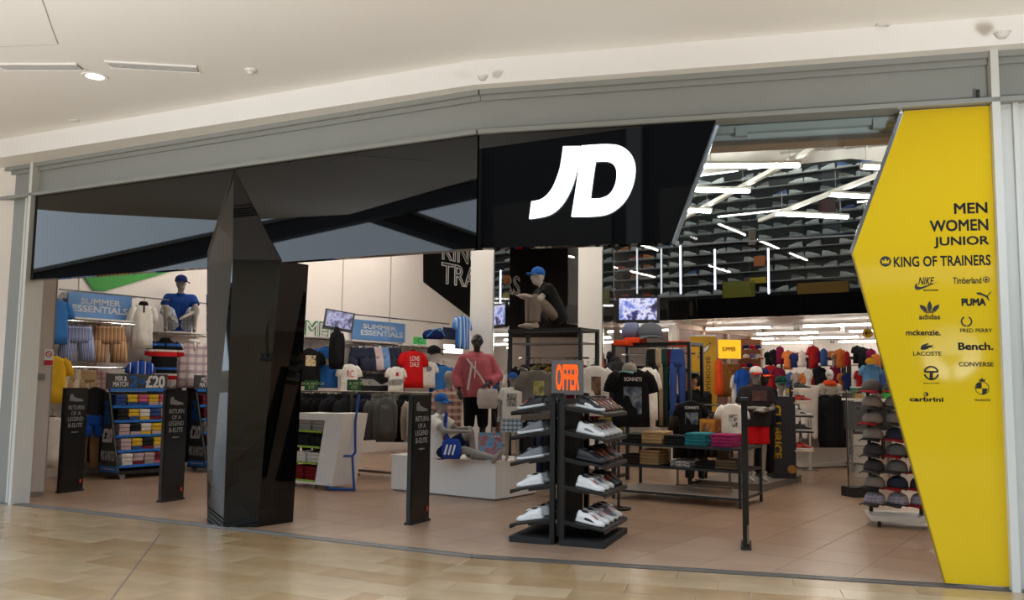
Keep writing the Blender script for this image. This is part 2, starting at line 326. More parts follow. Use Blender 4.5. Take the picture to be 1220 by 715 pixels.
# ---- header beam and piers
hd = bpy.data.objects.new('trim_2', None); col.objects.link(hd); struct(hd); hd['label'] = 'grey metal clad header beam bent above the shop front'
for pl, u0, u1 in ((FL, -LEN1 - 3, 0), (FR, 0, LEN2 + 3)):
    pbox(MB(), pl, u0, u1, HB, HT, -.15, .0).build('web', m_grey, hd); pbox(MB(), pl, u0, u1, HB - .02, HB + .02, -.15, .1).build('lower_flange', m_grey, hd); pbox(MB(), pl, u0, u1, HT - .05, HT, 0, .07).build('upper_flange', m_grey, hd)
    pbox(MB(), pl, u0, u1, HT - .1, HT - .05, 0, .03).build('bead', m_grey, hd)
for nm, pl, u0, u1, uf in (('wall_left_pier', FL, -LEN1 - 3, -LEN1 - .02, -LEN1), ('wall_right_pier', FR, LEN2 + .12, LEN2 + 3, LEN2 + .12)):
    pr = bpy.data.objects.new(nm, None); col.objects.link(pr); struct(pr); pr['label'] = 'grey metal pier at the ' + ('left' if pl is FL else 'right') + ' end of the shop front'
    pbox(MB(), pl, u0, u1, 0, HB, -.15, 0.0).build('panel', m_greyl if pl is FR else m_grey, pr); pbox(MB(), pl, uf - .03, uf + .03, 0, HT, -.15, .1).build('fin', m_greyl, pr)
    s = -1 if pl is FL else 1; pbox(MB(), pl, uf + s * .16 - .02, uf + s * .16 + .02, 0, HB, 0, .035).build('bead', m_greyl, pr)
u, z = FR.uz(1164, 100, .05); tag(pbox(MB(), FR, u - .012, u + .012, HB + .02, HB + .1, .05, .075).build('security_sensor', m_blk), 'tiny black sensor standing on the header flange above the yellow panel', 'sensor')
# ---- left sliding panels
for k, (pa, pb) in enumerate(((9, 28), (30, 53))):
    a = G(pa, 596 if k == 0 else 592.5); b = G(pb, 593 if k == 0 else 591); d = b - a; L = d.length; rz = math.atan2(d.y, d.x)
    t = thing('sliding_shutter_panel', ['beige sliding shutter panel against the left pier', 'beige sliding shutter panel with red notice, nearer the black gates'][k], 'door panel', a, rz)
    MB().box((L / 2, .03, 1.55), (L - .012, .06, 2.98)).build('leaf', m_beige, t); MB().box((L / 2, .03, .03), (L - .02, .05, .04)).build('bottom_rail', m_steel, t)
    MB().box((L - .005, .03, 1.55), (.014, .07, 2.98)).build('edge_strip', M('edge_grey', (150, 142, 136), .5), t)
    if k:
        MB().box((L * .42, -.015, 1.6), (.085, .03, .085)).build('lock_box', m_steel, t); n = MB().box((L * .76, -.003, 1.86), (.12, .006, .23)).build('notice', m_white, t)
        MB().box((L * .76, -.008, 1.79), (.11, .004, .07)).build('red_band', M('notice_red', (190, 40, 44), .5), n)
        r = MB(); r.tube([(L * .76 + .035 * math.cos(x * PI / 8), -.009, 1.91 + .035 * math.sin(x * PI / 8)) for x in range(17)], .006, 6); r.bar((L * .76 - .025, -.009, 1.935), (L * .76 + .025, -.009, 1.885), .007); r.build('symbol', M('notice_red', (190, 40, 44)), n)
# ---- black fascia, pillar, sign
fa = thing('shop_fascia', 'wide glossy black glass fascia folded across the shop front', 'fascia', FL.w(-LEN1, FASC, 0)); fai = Vector(fa.location)
def fpoly(pts, vec, name, mat, par, base): return MB().prism([Vector(p) - base for p in pts], vec).build(name, mat, par)
uap = FL.uz(279, 190, .07)[0]; u0 = -LEN1 + .05
fpoly([FL.w(u0, FASC, .05), FL.w(uap, FASC, .05), FL.w(uap, HB - .02, .05), FL.w(u0, HB - .02, .05)], -FL.n * .12, 'left_panel', m_black, fa, fai)
fpoly([FL.w(uap + .004, FASC, .06), FL.w(0, FASC, .06), FL.w(0, HB - .02, .06), FL.w(uap + .004, HB - .02, .06)], -FL.n * .12, 'middle_panel', m_black, fa, fai)
ua = FR.uz(800, 291, .06)[0]; ub = FR.uz(853, 133, .06)[0]
fpoly([FR.w(.004, FASC, .06), FR.w(ua, FASC, .06), FR.w(ub, HB - .02, .06), FR.w(.004, HB - .02, .06)], -FR.n * .12, 'right_panel', m_black, fa, fai)
MB().bar(FR.w(ua + .01, FASC, .0) - fai, FR.w(ub + .01, HB - .02, .0) - fai, .012, .05).build('bright_edge', m_chrome, fa)
pA, pB, pC, pD = G(247, 624), G(266, 628.5), G(306, 628.5), G(349, 622)
tA, tB, tC, tD = FL.wp(247, 312, .08), FL.wp(277, 314, .3), FL.wp(335, 309, .066), FL.wp(368, 306, -.35)
pil = thing('entrance_pillar', 'glossy black faceted pillar tapering to a point under the header', 'pillar', (pB.x, pB.y, 0)); pb_ = Vector(pil.location)
def face(pts, name, th=.02):
    pts = [Vector(p) - pb_ for p in pts]; n = (pts[1] - pts[0]).cross(pts[2] - pts[0]).normalized()
    if n.dot(EYE - pb_ - pts[0]) < 0: n = -n
    return MB().prism(pts, -n * th).build(name, m_black, pil)
zt = FASC + .02; tA.z = tB.z = tC.z = tD.z = zt
ap = FL.wp(279, 191, .064); ap.z = min(ap.z, HB - .03); lf = FL.wp(247, 300, .054)
vA = Vector((-.345, .94, 0)); vD = Vector((-.25, .97, 0)); pE = pA + vA * .45; pF = pD + vD * .3; tE = tA + vA * .45; tF = tD + vD * .3
body = MB(); bt = [pA, pB, pC, pD, pF, pE]; tp = [tA, tB, tC, tD, tF, tE]
for i, nm in enumerate(('left_facet', 'front_facet', 'right_facet', 'right_side', 'back', 'left_side')):
    j = (i + 1) % 6; pts = [bt[i], bt[j], tp[j], tp[i]]; MB().add([p - pb_ for p in pts], [(0, 1, 2, 3)]).build(nm, m_black, pil)
MB().add([p - pb_ for p in (tA, tB, ap, lf)], [(0, 1, 2, 3)]).build('upper_left_facet', m_black, pil); MB().add([p - pb_ for p in (tB, tC, ap)], [(0, 1, 2)]).build('upper_right_facet', m_black, pil)
MB().add([p - pb_ for p in tp], [tuple(range(6))]).build('cap', m_black, pil)
# sign letters
def poly_letter(name, loops, mat, parent, base, pl, off, th):
    bm = bmesh.new(); es = []
    for lp in loops:
        vs_ = [bm.verts.new(pl.wp(px, py, off) - base) for px, py in lp]; es += [bm.edges.new((vs_[i], vs_[(i + 1) % len(vs_)])) for i in range(len(vs_))]
    bmesh.ops.triangle_fill(bm, edges=es, use_beauty=True); r = bmesh.ops.extrude_face_region(bm, geom=bm.faces[:])
    for v in r['geom']:
        if isinstance(v, bmesh.types.BMVert): v.co -= pl.n * th
    bmesh.ops.recalc_face_normals(bm, faces=bm.faces); me = bpy.data.meshes.new(name); bm.to_mesh(me); bm.free(); return link(name, me, mat, parent)
def smooth_loop(lp, corners):
    out = []; n = len(lp)
    for i in range(n):
        p0, p1, p2, p3 = lp[i - 1], lp[i], lp[(i + 1) % n], lp[(i + 2) % n]
        if i in corners: p0 = p1
        if (i + 1) % n in corners: p3 = p2
        for t in (0, .25, .5, .75): out.append(tuple(.5 * (2 * b + (c - a) * t + (2 * a - 5 * b + 4 * c - d) * t * t + (3 * b - a - 3 * c + d) * t ** 3) for a, b, c, d in zip(p0, p1, p2, p3)))
    return out
cv = lambda lp: [(600 + x / 3.573, 130 + y / 3.573) for x, y in lp]
Jl = smooth_loop(cv([(253, 158), (325, 157), (313, 245), (287, 335), (245, 408), (190, 450), (108, 466), (118, 393), (165, 380), (205, 338), (235, 265), (247, 205)]), {0, 1, 6, 7})
Do = smooth_loop(cv([(331, 155), (435, 149), (500, 158), (543, 193), (560, 245), (550, 320), (515, 390), (460, 437), (395, 454), (288, 456), (308, 330)]), {0, 9})
Di = smooth_loop(cv([(390, 221), (430, 219), (462, 229), (480, 262), (476, 315), (452, 360), (412, 379), (368, 381), (378, 305)]), {0, 7})
m_sign = M('lit_sign_white', (236, 244, 255), .4, var=0, emit=1.05); bs = FR.w(.6, 3.3, .1); sg = thing('illuminated_logo_sign', 'lit white JD logo letters on the black fascia', 'sign', bs)
poly_letter('letter_j', [Jl], m_sign, sg, bs, FR, .1, .035); poly_letter('letter_d', [Do, Di], m_sign, sg, bs, FR, .1, .035)
# ---- yellow panel with print
yb = FR.w(FR.uz(1160, 690, .03)[0], 0, .03); yp = thing('brand_panel', 'tall glossy yellow angular panel printed with brand names', 'panel', yb, FR.rz)
YU = FR.uz(1160, 690, .03)[0]
def yl(px, py): u, z = FR.uz(px, py, .03); return (u - YU, z)
pp = [yl(*p) for p in ((1077, 118), (1187, 110), (1205, 699), (1127, 695), (1016, 301))]
MB().prism([(u, 0, min(HB - .03, max(.012, z))) for u, z in pp], (0, .06, 0)).build('board', m_yel, yp)
MB().bar((pp[4][0] - .004, .03, pp[4][1]), (pp[0][0] - .004, .03, min(HB - .03, pp[0][1])), .008, .05).build('edge_trim', m_chrome, yp); MB().bar((pp[4][0] - .004, .03, pp[4][1]), (pp[3][0] - .004, .03, pp[3][1]), .008, .05).build('edge_trim', M('yellow_edge', (150, 128, 20), .5), yp)
def ytext(name, s, x0, y0, x1, y1, bold=.02, **kw):
    a = yl(x0, (y0 + y1) / 2); b = yl(x1, (y0 + y1) / 2); c = yl((x0 + x1) / 2, y0); d = yl((x0 + x1) / 2, y1)
    return text(name, s, m_ink, yp, (a[0] + b[0]) / 2, 0, (c[1] + d[1]) / 2, b[0] - a[0], c[1] - d[1], bold=bold, **kw)
def ypoly(name, lp, mat=m_ink, lay=.0015): 
    return MB().prism([(yl(*p)[0], -lay, yl(*p)[1]) for p in lp], (0, .001, 0)).build(name, mat, yp)
def yring(name, px, py, r, w, a0=0, a1=360, mat=m_ink, n=28):
    c = yl(px, py); k = yl(px + 10, py)[0] - c[0]; r = r * k / 10; w = w * k / 10; mb = MB(); ps = []
    for i in range(n + 1):
        t = math.radians(a0 + (a1 - a0) * i / n); ps.append((math.cos(t), math.sin(t)))
    for p, q in zip(ps, ps[1:]): mb.prism([(c[0] + p[0] * (r - w), -.0015, c[1] + p[1] * (r - w)), (c[0] + p[0] * r, -.0015, c[1] + p[1] * r), (c[0] + q[0] * r, -.0015, c[1] + q[1] * r), (c[0] + q[0] * (r - w), -.0015, c[1] + q[1] * (r - w))], (0, .001, 0))
    return mb.build(name, mat, yp)
ytext('lettering', 'MEN', 1137, 242, 1176, 254, .03); ytext('lettering', 'WOMEN', 1108, 262, 1177, 275, .03); ytext('lettering', 'JUNIOR', 1113, 282, 1178, 295, .03)
ytext('lettering', 'KING OF TRAINERS', 1065, 305, 1180, 317, .025)
c = yl(1055, 312); yring('crown_badge', 1055, 311.5, 6.8, 6.7); ypoly('crown_mark', [(1051, 314), (1050.5, 309), (1053, 311.5), (1055, 308), (1057, 311.5), (1059.5, 308.8), (1059, 314)], m_yel, .003)
ytext('lettering', 'NIKE', 1094, 330.5, 1113, 339, .02, shear=.35); ypoly('swoosh', [(1092.5, 336.5), (1090, 340), (1089.5, 343), (1091.5, 345.5), (1095, 345.5), (1101, 343.5), (1118, 335.5), (1103, 340.5), (1096.5, 342), (1093.5, 341.5), (1092.6, 339.5)]); ytext('lettering', 'SPORTSWEAR', 1100, 344.8, 1118, 347, .02)
ypoly('trefoil_leaf', smooth_loop([(1107.5, 358.5), (1110, 363), (1110, 368), (1107.5, 371), (1105, 368), (1105, 363)], {0})); ypoly('trefoil_leaf', smooth_loop([(1095.5, 363.2), (1101, 364.5), (1104, 368), (1103.8, 371), (1099.5, 369.8), (1096.5, 367)], {0})); ypoly('trefoil_leaf', smooth_loop([(1119, 362.7), (1118.3, 367), (1115.5, 369.8), (1111.3, 371), (1111, 368), (1114, 364.5)], {0}))
for k in range(3): ypoly('trefoil_bar', [(1099 + k * 1.6, 370.6 + k), (1116 - k * 1.6, 370.3 + k), (1115.4 - k * 1.6, 371 + k), (1099.8 + k * 1.6, 371.3 + k)])
ytext('lettering', 'adidas', 1095, 374.5, 1120, 380.5, .02); ytext('lettering', 'mckenzie.', 1079.5, 393, 1120.5, 399.5, .03)
ypoly('crocodile_mark', smooth_loop([(1096.5, 416), (1098, 412), (1101, 410.3), (1106, 408.8), (1106.5, 410.5), (1103, 411.5), (1108, 411.5), (1113, 410.6), (1110, 412.8), (1113, 414.8), (1108, 414.2), (1104, 416.2), (1099, 417)], {0, 3, 4, 7, 9})); ytext('lettering', 'LACOSTE', 1088, 419, 1121.5, 423.8, .015)
yring('round_emblem', 1109.5, 444.5, 9.3, 2.2, 12, 168); yring('round_emblem', 1109.5, 444.5, 9.3, 2.2, 192, 348); ypoly('emblem_t', [(1101.5, 442), (1117.5, 442), (1117.5, 444), (1111.5, 444.3), (1111.5, 452.5), (1107.5, 452.5), (1107.5, 444.3), (1101.5, 444)]); ytext('lettering', 'SERGIO TACCHINI', 1100, 456, 1119, 457.3, .01)
ytext('lettering', 'carbrini', 1084, 473.2, 1123.5, 478.4, .035); yring('round_mark', 1103.2, 469.8, 3, .8); ypoly('mark_bar', [(1103, 468), (1105.5, 469), (1104.8, 471.5), (1102.5, 471)])
ytext('lettering', 'Timberland', 1135.5, 330.5, 1169, 338, .02); yring('tree_badge', 1175, 333.2, 4.2, 1); ypoly('tree_mark', [(1172, 334.5), (1175, 331), (1178, 334.5), (1175.6, 334.3), (1175.6, 336.3), (1174.4, 336.3), (1174.4, 334.3)])
ytext('lettering', 'PUMA', 1146, 356, 1174, 364, .06); ypoly('leaping_cat', [(1163.5, 348.5), (1168, 348.3), (1172, 350.5), (1176, 352.3), (1180.5, 347), (1181, 348), (1177, 353), (1179, 359), (1178, 358.6), (1175, 354.5), (1169, 351.8), (1163.8, 351)])
yring('wreath', 1151.5, 383, 7, 1.9, 115, 265); yring('wreath', 1151.5, 383, 7, 1.9, -85, 65); ytext('lettering', 'FRED PERRY', 1144, 391.5, 1182, 396, .01)
ytext('lettering', 'Bench.', 1142, 408.5, 1183, 416.8, .035); ytext('lettering', 'CONVERSE', 1142.5, 431.5, 1183.5, 436.6, .02)
yring('crest_outline', 1170, 462.5, 8.6, .9); ypoly('crest_quarter', [(1164, 456), (1169.6, 456), (1169.6, 463), (1162.5, 463)]); ypoly('crest_quarter', [(1170.2, 463), (1177, 463), (1175, 468), (1170.2, 471)]); ypoly('crest_top', [(1166.5, 454.5), (1166.8, 451.5), (1168.5, 452.5), (1170, 449.5), (1171.5, 452.5), (1173.5, 451.5), (1173.5, 454.5)]); ytext('lettering', 'McKENZIE', 1161, 475.5, 1180, 478, .01)
# ---- shutter head, soffit, glass transom
sh = thing('shutter_head', 'white shutter head rail between the fascia and the yellow panel', 'shutter rail', FR.w(0, HB, 0)); sb = Vector(sh.location)
u1_, u2_ = FR.uz(838, 140, -.2)[0], FR.uz(1090, 125, -.2)[0]
def shb(u0, u1, z0, z1, o0, o1, nm, mt):
    mb = pbox(MB(), FR, u0, u1, z0, z1, o0, o1); mb.v = [tuple(Vector(v) - sb) for v in mb.v]; return mb.build(nm, mt, sh)
shb(u1_, u2_, HB - .08, HB - .0, -.38, -.16, 'housing', m_white); shb(u1_, u2_, HB - .145, HB - .08, -.3, -.24, 'guide_rail', m_white); shb(u1_, u2_, HB - .15, HB - .14, -.34, -.2, 'lip', M('lip_grey', (160, 158, 154)))
for px in (883, 1047): uu = FR.uz(px, 135, -.15)[0]; shb(uu - .05, uu + .05, HB - .12, HB - .04, -.2, -.13, 'bracket', m_white)
m_soff = M('warm_soffit', (206, 186, 170), .7, var=.02)
struct(MB().prism([FR.w(.3, HB, -.36), FR.w(LEN2 + 1.5, HB, -.36), FR.w(LEN2 + 1.5, HB, -1.15), FR.w(.3, HB, -1.15)], (0, 0, .5)).build('ceiling', m_soff))['label'] = 'warm plaster soffit just inside the entrance'
downlight(931, 158, HB, .06, 'left of the twin warm downlights in the entrance soffit', m_spot, 'twin soffit downlights', m_blk); downlight(955, 156, HB, .06, 'right of the twin warm downlights in the entrance soffit', m_spot, 'twin soffit downlights', m_blk)
gt = thing('glass_transom', 'slanted frameless glass pane between black fascia and yellow panel', 'glass pane', FR.w(0, 0, -.1)); gb = Vector(gt.location)
gq = [FR.wp(px, py, -.1) - gb for px, py in ((806, 292), (1022, 280), (1074, 128), (851, 141))]
MB().prism(gq, -FR.n * .012).build('pane', glassmat('clear_glass'), gt); MB().bar(gq[0], gq[1], .02, .012).build('polished_edge', m_chrome, gt)
for p in gq[:2]: MB().box(p + Vector((0, 0, .01)), (.05, .04, .05), FR.rz).build('clamp', m_chrome, gt)
# ---- shop shell
w_end = LW.w(18); bk2 = w_end + A_ * 15; rt2 = bk2 - B_ * 15
def wallseg(name, a, b, z0, z1, mat, label, n=None):
    d = (b - a).normalized(); n = Vector((d.y, -d.x, 0)); o = MB().prism([V(a, z0), V(b, z0), V(b, z1), V(a, z1)], -n * .15).build(name, mat); struct(o); o['label'] = label; return o
m_dkc = M('dark_ceiling', (38, 37, 37), .8)
wl = wallseg('wall_left', LW.w(-4), w_end, 0, 6.3, m_wall, 'white side wall of the shop behind the clothing rails')
wallseg('wall_front', V(FL.w(-LEN1 - .5, 0, -.15), 0), LW.w(-4), 0, 6.3, m_wall, 'return wall at the left end of the shop'); wallseg('wall_back', w_end, bk2, 0, 6.3, m_wall, 'back wall of the shop'); wallseg('wall_right', bk2, rt2, 0, 6.3, m_wall, 'right side wall of the shop'); wallseg('wall_front', rt2, V(FR.w(LEN2 + 2.2, 0, -.15), 0), 0, 6.3, m_wall, 'return wall at the right end of the shop')
o = MB().prism([V(FL.w(-LEN1 - 1.5, 0, -.15), 6.3), V(FL.w(0, 0, -.15), 6.3), V(FR.w(LEN2 + 3, 0, -.15), 6.3), V(rt2, 6.3) + A_ * .3, V(bk2, 6.3) + A_ * .3, V(w_end, 6.3) + B_ * .3, V(LW.w(-4), 6.3) - A_ * .3], (0, 0, .2)).build('ceiling', m_dkc); struct(o)['label'] = 'dark open shop ceiling'
for pl, u0, u1 in ((FL, -LEN1 - 1.5, 0), (FR, 0, LEN2 + 3)): struct(pbox(MB(), pl, u0, u1, HB + .0, 6.3, -.36, -.2).build('wall_above_front', m_dkc))['label'] = 'dark wall above the shop front inside'
rf = [G(px, py, 4.5) for px, py in ((790, 217), (836, 208), (900, 201), (949, 196), (1013, 189), (1056, 193), (1110, 200))]
rn = [FR.w(LEN2 + .8, 4.5, -1.3), FR.w(.2, 4.5, -1.3)]
rft = thing('ceiling_raft', 'white suspended ceiling raft with curved far edge above the entrance', 'ceiling raft', V(rf[3], 4.5)); rb_ = Vector(rft.location)
MB().prism([p - rb_ for p in rf + rn], (0, 0, .1)).build('board', m_white, rft)
o = MB(); 
for k in range(5): o.bar(G(930 + k * 26, 183 - k * 2, 4.49) - rb_, G(955 + k * 26, 180 - k * 2, 4.49) - rb_, .03, .02)
o.build('brackets', M('raft_grey', (190, 186, 182)), rft)
# mezzanine edge, glazing, lower ceiling
BP = Plane((3.65, 18.7), A_); BZ0, BZ1 = 3.0, 3.42; BU0, BU1 = -2.9, 8.0
mz = thing('mezzanine_band', 'glossy black band along the mezzanine edge under the shoe wall', 'fascia band', BP.w(0, BZ0)); mzb = Vector(mz.location)
for k in range(4):
    a = BU0 + (BU1 - BU0) * k / 4; b = BU0 + (BU1 - BU0) * (k + 1) / 4 - .006; mb = pbox(MB(), BP, a, b, BZ0, BZ1, -.1, 0); mb.v = [tuple(Vector(v) - mzb) for v in mb.v]; mb.build('panel', m_black, mz)
mb = MB(); struct(MB().prism([BP.w(BU0, BZ0, -.1), BP.w(BU1 + 2, BZ0, -.1), BP.w(BU1 + 2, BZ0, -13), BP.w(BU0, BZ0, -13)], (0, 0, .2)).build('ceiling', m_white))['label'] = 'low white ceiling at the back of the shop'
gz = thing('mezzanine_glazing', 'tall glass screen in front of the upper shoe wall', 'glass screen', BP.w(0, BZ1)); gzb = Vector(gz.location)
for k in range(5):
    a = BU0 + (BU1 - BU0) * k / 5; b = BU0 + (BU1 - BU0) * (k + 1) / 5 - .012; mb = pbox(MB(), BP, a, b, BZ1, 6.25, -.05, -.035); mb.v = [tuple(Vector(v) - gzb) for v in mb.v]; mb.build('pane', glassmat('screen_glass', (225, 230, 232)), gz)
# upper shoe wall
SW = Plane(BP.w(0, 0, -.75), A_)
sw = struct(pbox(MB(), SW, BU0, BU1, BZ1, 6.28, -.1, 0).build('wall_upper', M('slat_wall_dark', (34, 33, 34), .6))); sw['label'] = 'dark upper wall behind the trainer shelves'
# ================================================================== BUILDERS
def sring(z, hw, t, n=22, cx=0, cy=0, fold=0, ph=0):
    out = []
    for i in range(n):
        a = 2 * PI * i / n; c, s = math.cos(a), math.sin(a); k = 1 + fold * math.sin(5 * a + ph)
        out.append((cx + hw * math.copysign(abs(c) ** .8, c), cy + t * math.copysign(abs(s) ** .9, s) * k, z))
    return out
ME = {}
def garment_me(kind):
    if kind in ME: return ME[kind]
    mb = MB()
    if kind in ('tee', 'hoodie', 'vest'):
        prof = [(0, .075, .045), (-.025, .13, .05), (-.055, .2, .055), (-.09, .215, .06), (-.17, .222, .065), (-.3, .218, .072), (-.42, .222, .076), (-.55, .226, .078), (-.7, .232, .07)]
        mb.ring_loft([sring(z, w, t, fold=(-z) * .35, ph=z * 5) for z, w, t in prof])
        if kind == 'tee': arm = [(.15, -.08, .05, .08), (.215, -.13, .05, .08), (.255, -.21, .048, .074), (.275, -.29, .045, .07)]
        else: arm = [(.16, -.08, .05, .075), (.225, -.16, .048, .066), (.245, -.32, .045, .056), (.245, -.5, .042, .05), (.235, -.66, .035, .04)]
        for s in (-1, 1):
            rg = []
            for i, (x, z, t, w) in enumerate(arm):
                nx = arm[min(i + 1, len(arm) - 1)]; px_ = arm[max(i - 1, 0)]; d = Vector((nx[0] - px_[0], 0, nx[1] - px_[1])).normalized(); q = Vector((-d.z, 0, d.x))
                rg.append([Vector((s * (x + q.x * w * math.cos(a)), t * math.sin(a), z + q.z * w * math.cos(a))) for a in [2 * PI * k / 12 for k in range(12)]])
            if kind != 'vest': mb.ring_loft(rg)
        if kind == 'hoodie': mb.ring_loft([sring(z, w, t, cy=.035) for z, w, t in ((-.05, .1, .05), (.0, .11, .06), (.05, .09, .055), (.075, .05, .03))])
    elif kind in ('shorts', 'trousers'):
        L = .5 if kind == 'shorts' else 1.02
        mb.ring_loft([sring(z, w, t) for z, w, t in ((0, .19, .045), (-.035, .192, .047), (-.04, .186, .044), (-.16, .22, .07), (-.24, .225, .07))])
        for s in (-1, 1): mb.ring_loft([sring(z, w, t, n=14, cx=s * c, fold=.18, ph=s + z * 4) for z, w, t, c in ((-.2, .11, .065, .112), (-.34, .115, .065, .125), (-L * .8, .11 if L < .8 else .095, .06, .135), (-L, .118 if L < .8 else .085, .055, .14))])
    elif kind == 'fold':
        me = MB().box((0, 0, .02), (.26, .34, .04)).mesh(); ME[kind] = bevel(me, .014, 3); return ME[kind]
    elif kind == 'hanger':
        mb.tube([(-.19, 0, -.06), (-.03, 0, .01), (.03, 0, .01), (.19, 0, -.06)], .011, 6); mb.tube([(0, 0, .01), (0, 0, .06)], .004, 6); mb.tube([(.0 + .02 * math.sin(t), 0, .08 - .02 * math.cos(t)) for t in [0, .6, 1.2, 1.8, 2.5, 3.2, 3.9]], .004, 6)
    elif kind == 'clip':
        mb.tube([(-.17, 0, .02), (.17, 0, .02)], .006, 6); mb.tube([(0, 0, .02), (0, 0, .09)], .004, 6); mb.box((-.14, 0, .0), (.03, .03, .05)); mb.box((.14, 0, .0), (.03, .03, .05))
    elif kind == 'collar':
        mb.ring_loft([sring(z, w, t, n=18) for z, w, t in ((-.02, .1, .056), (.02, .075, .052), (.035, .07, .05), (.01, .092, .06), (-.03, .115, .062))]); mb.box((0, -.056, -.08), (.03, .012, .13))
    ME[kind] = mb.mesh(kind, True); return ME[kind]
m_hang = M('hanger_black', (24, 24, 24), .5); m_hangc = M('hanger_chrome', (190, 190, 190), .25, 1, var=0)
PRN = {}
def garment(kind, mat, loc, rz, label, name=None, sc=1, group=None, prn=None, txt=None, flat=1, collar=None, cat=None, hanger=True, xs=1):
    """a hung garment, its hang point at loc"""
    nm = name or {'tee': 't_shirt', 'hoodie': 'hoodie', 'vest': 'vest', 'shorts': 'shorts', 'trousers': 'trousers'}[kind]
    t = thing(nm, label, cat or {'tee': 'shirt', 'hoodie': 'hoodie', 'vest': 'vest', 'shorts': 'shorts', 'trousers': 'trousers'}[kind], loc, rz, group, (sc * xs, sc * flat, sc))
    link({'shorts': 'cloth', 'trousers': 'cloth'}.get(kind, 'cloth'), garment_me(kind), mat, t)
    if hanger: link('hanger', garment_me('clip' if kind in ('shorts', 'trousers') else 'hanger'), m_hangc if kind in ('shorts', 'trousers') else m_hang, t)
    if collar: link('collar', garment_me('collar'), collar, t)
    if prn:
        w, h, z, pm = prn; k = (w, h)
        if k not in PRN: PRN[k] = MB().ring_loft([[(x, -.086 + .02 * (x / .13) ** 2 * .6 + d, zz) for d in (0, .006) for x in ([-w / 2, 0, w / 2] if d == 0 else [w / 2, 0, -w / 2])] for zz in (-h / 2, 0, h / 2)]).mesh('print')
        link('print', PRN[k], pm, t, (0, .004, z))
    if txt: s, w, h, z, tm = txt; text('lettering', s, tm, t, 0, -.084, z, w, h)
    return t
def shoe_me():
    if 'shoe' in ME: return ME['shoe']
    st = [(-.142, .012, .085), (-.132, .032, .112), (-.105, .038, .118), (-.065, .039, .106), (-.025, .042, .104), (.015, .045, .092), (.05, .048, .072), (.085, .048, .062), (.115, .042, .056), (.135, .028, .046), (.144, .01, .034)]
    up = MB().ring_loft([[(x, w * math.cos(a), .018 + (h - .018) * max(0, math.sin(a)) ** .75 if math.sin(a) >= 0 else .016) for a in [2 * PI * k / 16 for k in range(16)]] for x, w, h in st]).mesh('upper', True)
    so = MB().ring_loft([[(x * 1.03, (w + .006) * math.copysign(abs(math.cos(a)) ** .5, math.cos(a)), .018 + .018 * math.copysign(abs(math.sin(a)) ** .5, math.sin(a)) + (max(0, x - .09) * .12)) for a in [2 * PI * k / 12 for k in range(12)]] for x, w, h in st]).mesh('sole', True)
    la = MB()
    for k in range(5): x = -.005 + k * .018; z = .106 - k * .0085; la.bar((x, -.024, z - .008), (x, 0, z), .007, .006); la.bar((x, 0, z), (x, .024, z - .008), .007, .006)
    la.ring_loft([[(x - .068 + .004 * k, y, .107 + .006 * k + .008 * (1 - k)) for x, y in [(.036 * math.cos(a), .024 * math.sin(a)) for a in [2 * PI * q / 10 for q in range(10)]]] for k in (0, 1)])
    sd = MB()
    for s in (-1, 1): sd.add([(-.06, s * .041, .04), (.02, s * .046, .032), (.055, s * .048, .034), (.0, s * .044, .058), (-.05, s * .041, .064)], [(0, 1, 2, 3, 4)])
    tg = MB().ell((.0, 0, .1), (.03, .02, .016), 10, 6).mesh('tongue', True); ln = MB().ell((-.07, 0, .113), (.04, .026, .009), 12, 6).mesh('lining', True)
    ME['shoe'] = (up, so, la.mesh('laces'), sd.mesh('side')); ME['shoe2'] = (tg, ln); return ME['shoe']
def shoe(loc, rot, um, sm, lm, dm, label, group, parent=None):
    up, so, la, sd = shoe_me(); t = thing('trainer', label, 'shoe', loc, 0, group); t.rotation_euler = rot
    link('upper', up, um, t); link('sole', so, sm, t); link('laces', la, lm, t); link('side_panel', sd, dm, t); link('tongue', ME['shoe2'][0], um, t); link('lining', ME['shoe2'][1], m_mblk, t); return t
def cap_me():
    if 'cap' in ME: return ME['cap']
    cr = MB().lathe([(.092, 0), (.094, .03), (.088, .06), (.07, .088), (.04, .106), (.008, .112)], n=20).mesh('crown', True)
    br = MB(); rg = []
    for k in range(9):
        a = math.radians(-72 + 144 * k / 8); s, c = math.sin(a), math.cos(a); dz = -.02 * (s * s) * 1.2
        rg.append([(.088 * s, -.088 * c, .012), (.105 * s * 1.0, -.165 * c ** .7 if c > 0 else 0, .0 + dz), (.105 * s, -.165 * c ** .7, -.006 + dz), (.088 * s, -.088 * c, .004)])
    br.ring_loft(rg); bt = MB().ell((0, 0, .113), (.009, .009, .006), 8, 5); bd = MB().lathe([(.0945, .001), (.0955, .016), (.0945, .018)], n=20)
    ME['cap'] = (cr, br.mesh('brim', True), bt.mesh('button'), bd.mesh('band')); return ME['cap']
def cap_parts(t, cm, bm_, loc=(0, 0, 0), rot=(0, 0, 0), sc=1, sub=None):
    cr, br, bt, bd = cap_me(); c = link('crown', cr, cm, t, loc, rot, sc); link('brim', br, bm_, t, loc, rot, sc); link('button', bt, bm_, t, loc, rot, sc); return c
def cap(loc, rz, cm, bm_, label, group=None, rot=None, sc=1):
    t = thing('baseball_cap', label, 'cap', loc, rz, group, sc)
    if rot: t.rotation_euler = rot
    cap_parts(t, cm, bm_); return t
def fold(loc, rz, mat, label, group, sc=(1, 1, 1), cat='folded clothes', name='folded_shirt'):
    o = link(name, garment_me('fold'), mat, None, loc, rz, sc); return tag(o, label, cat, group)
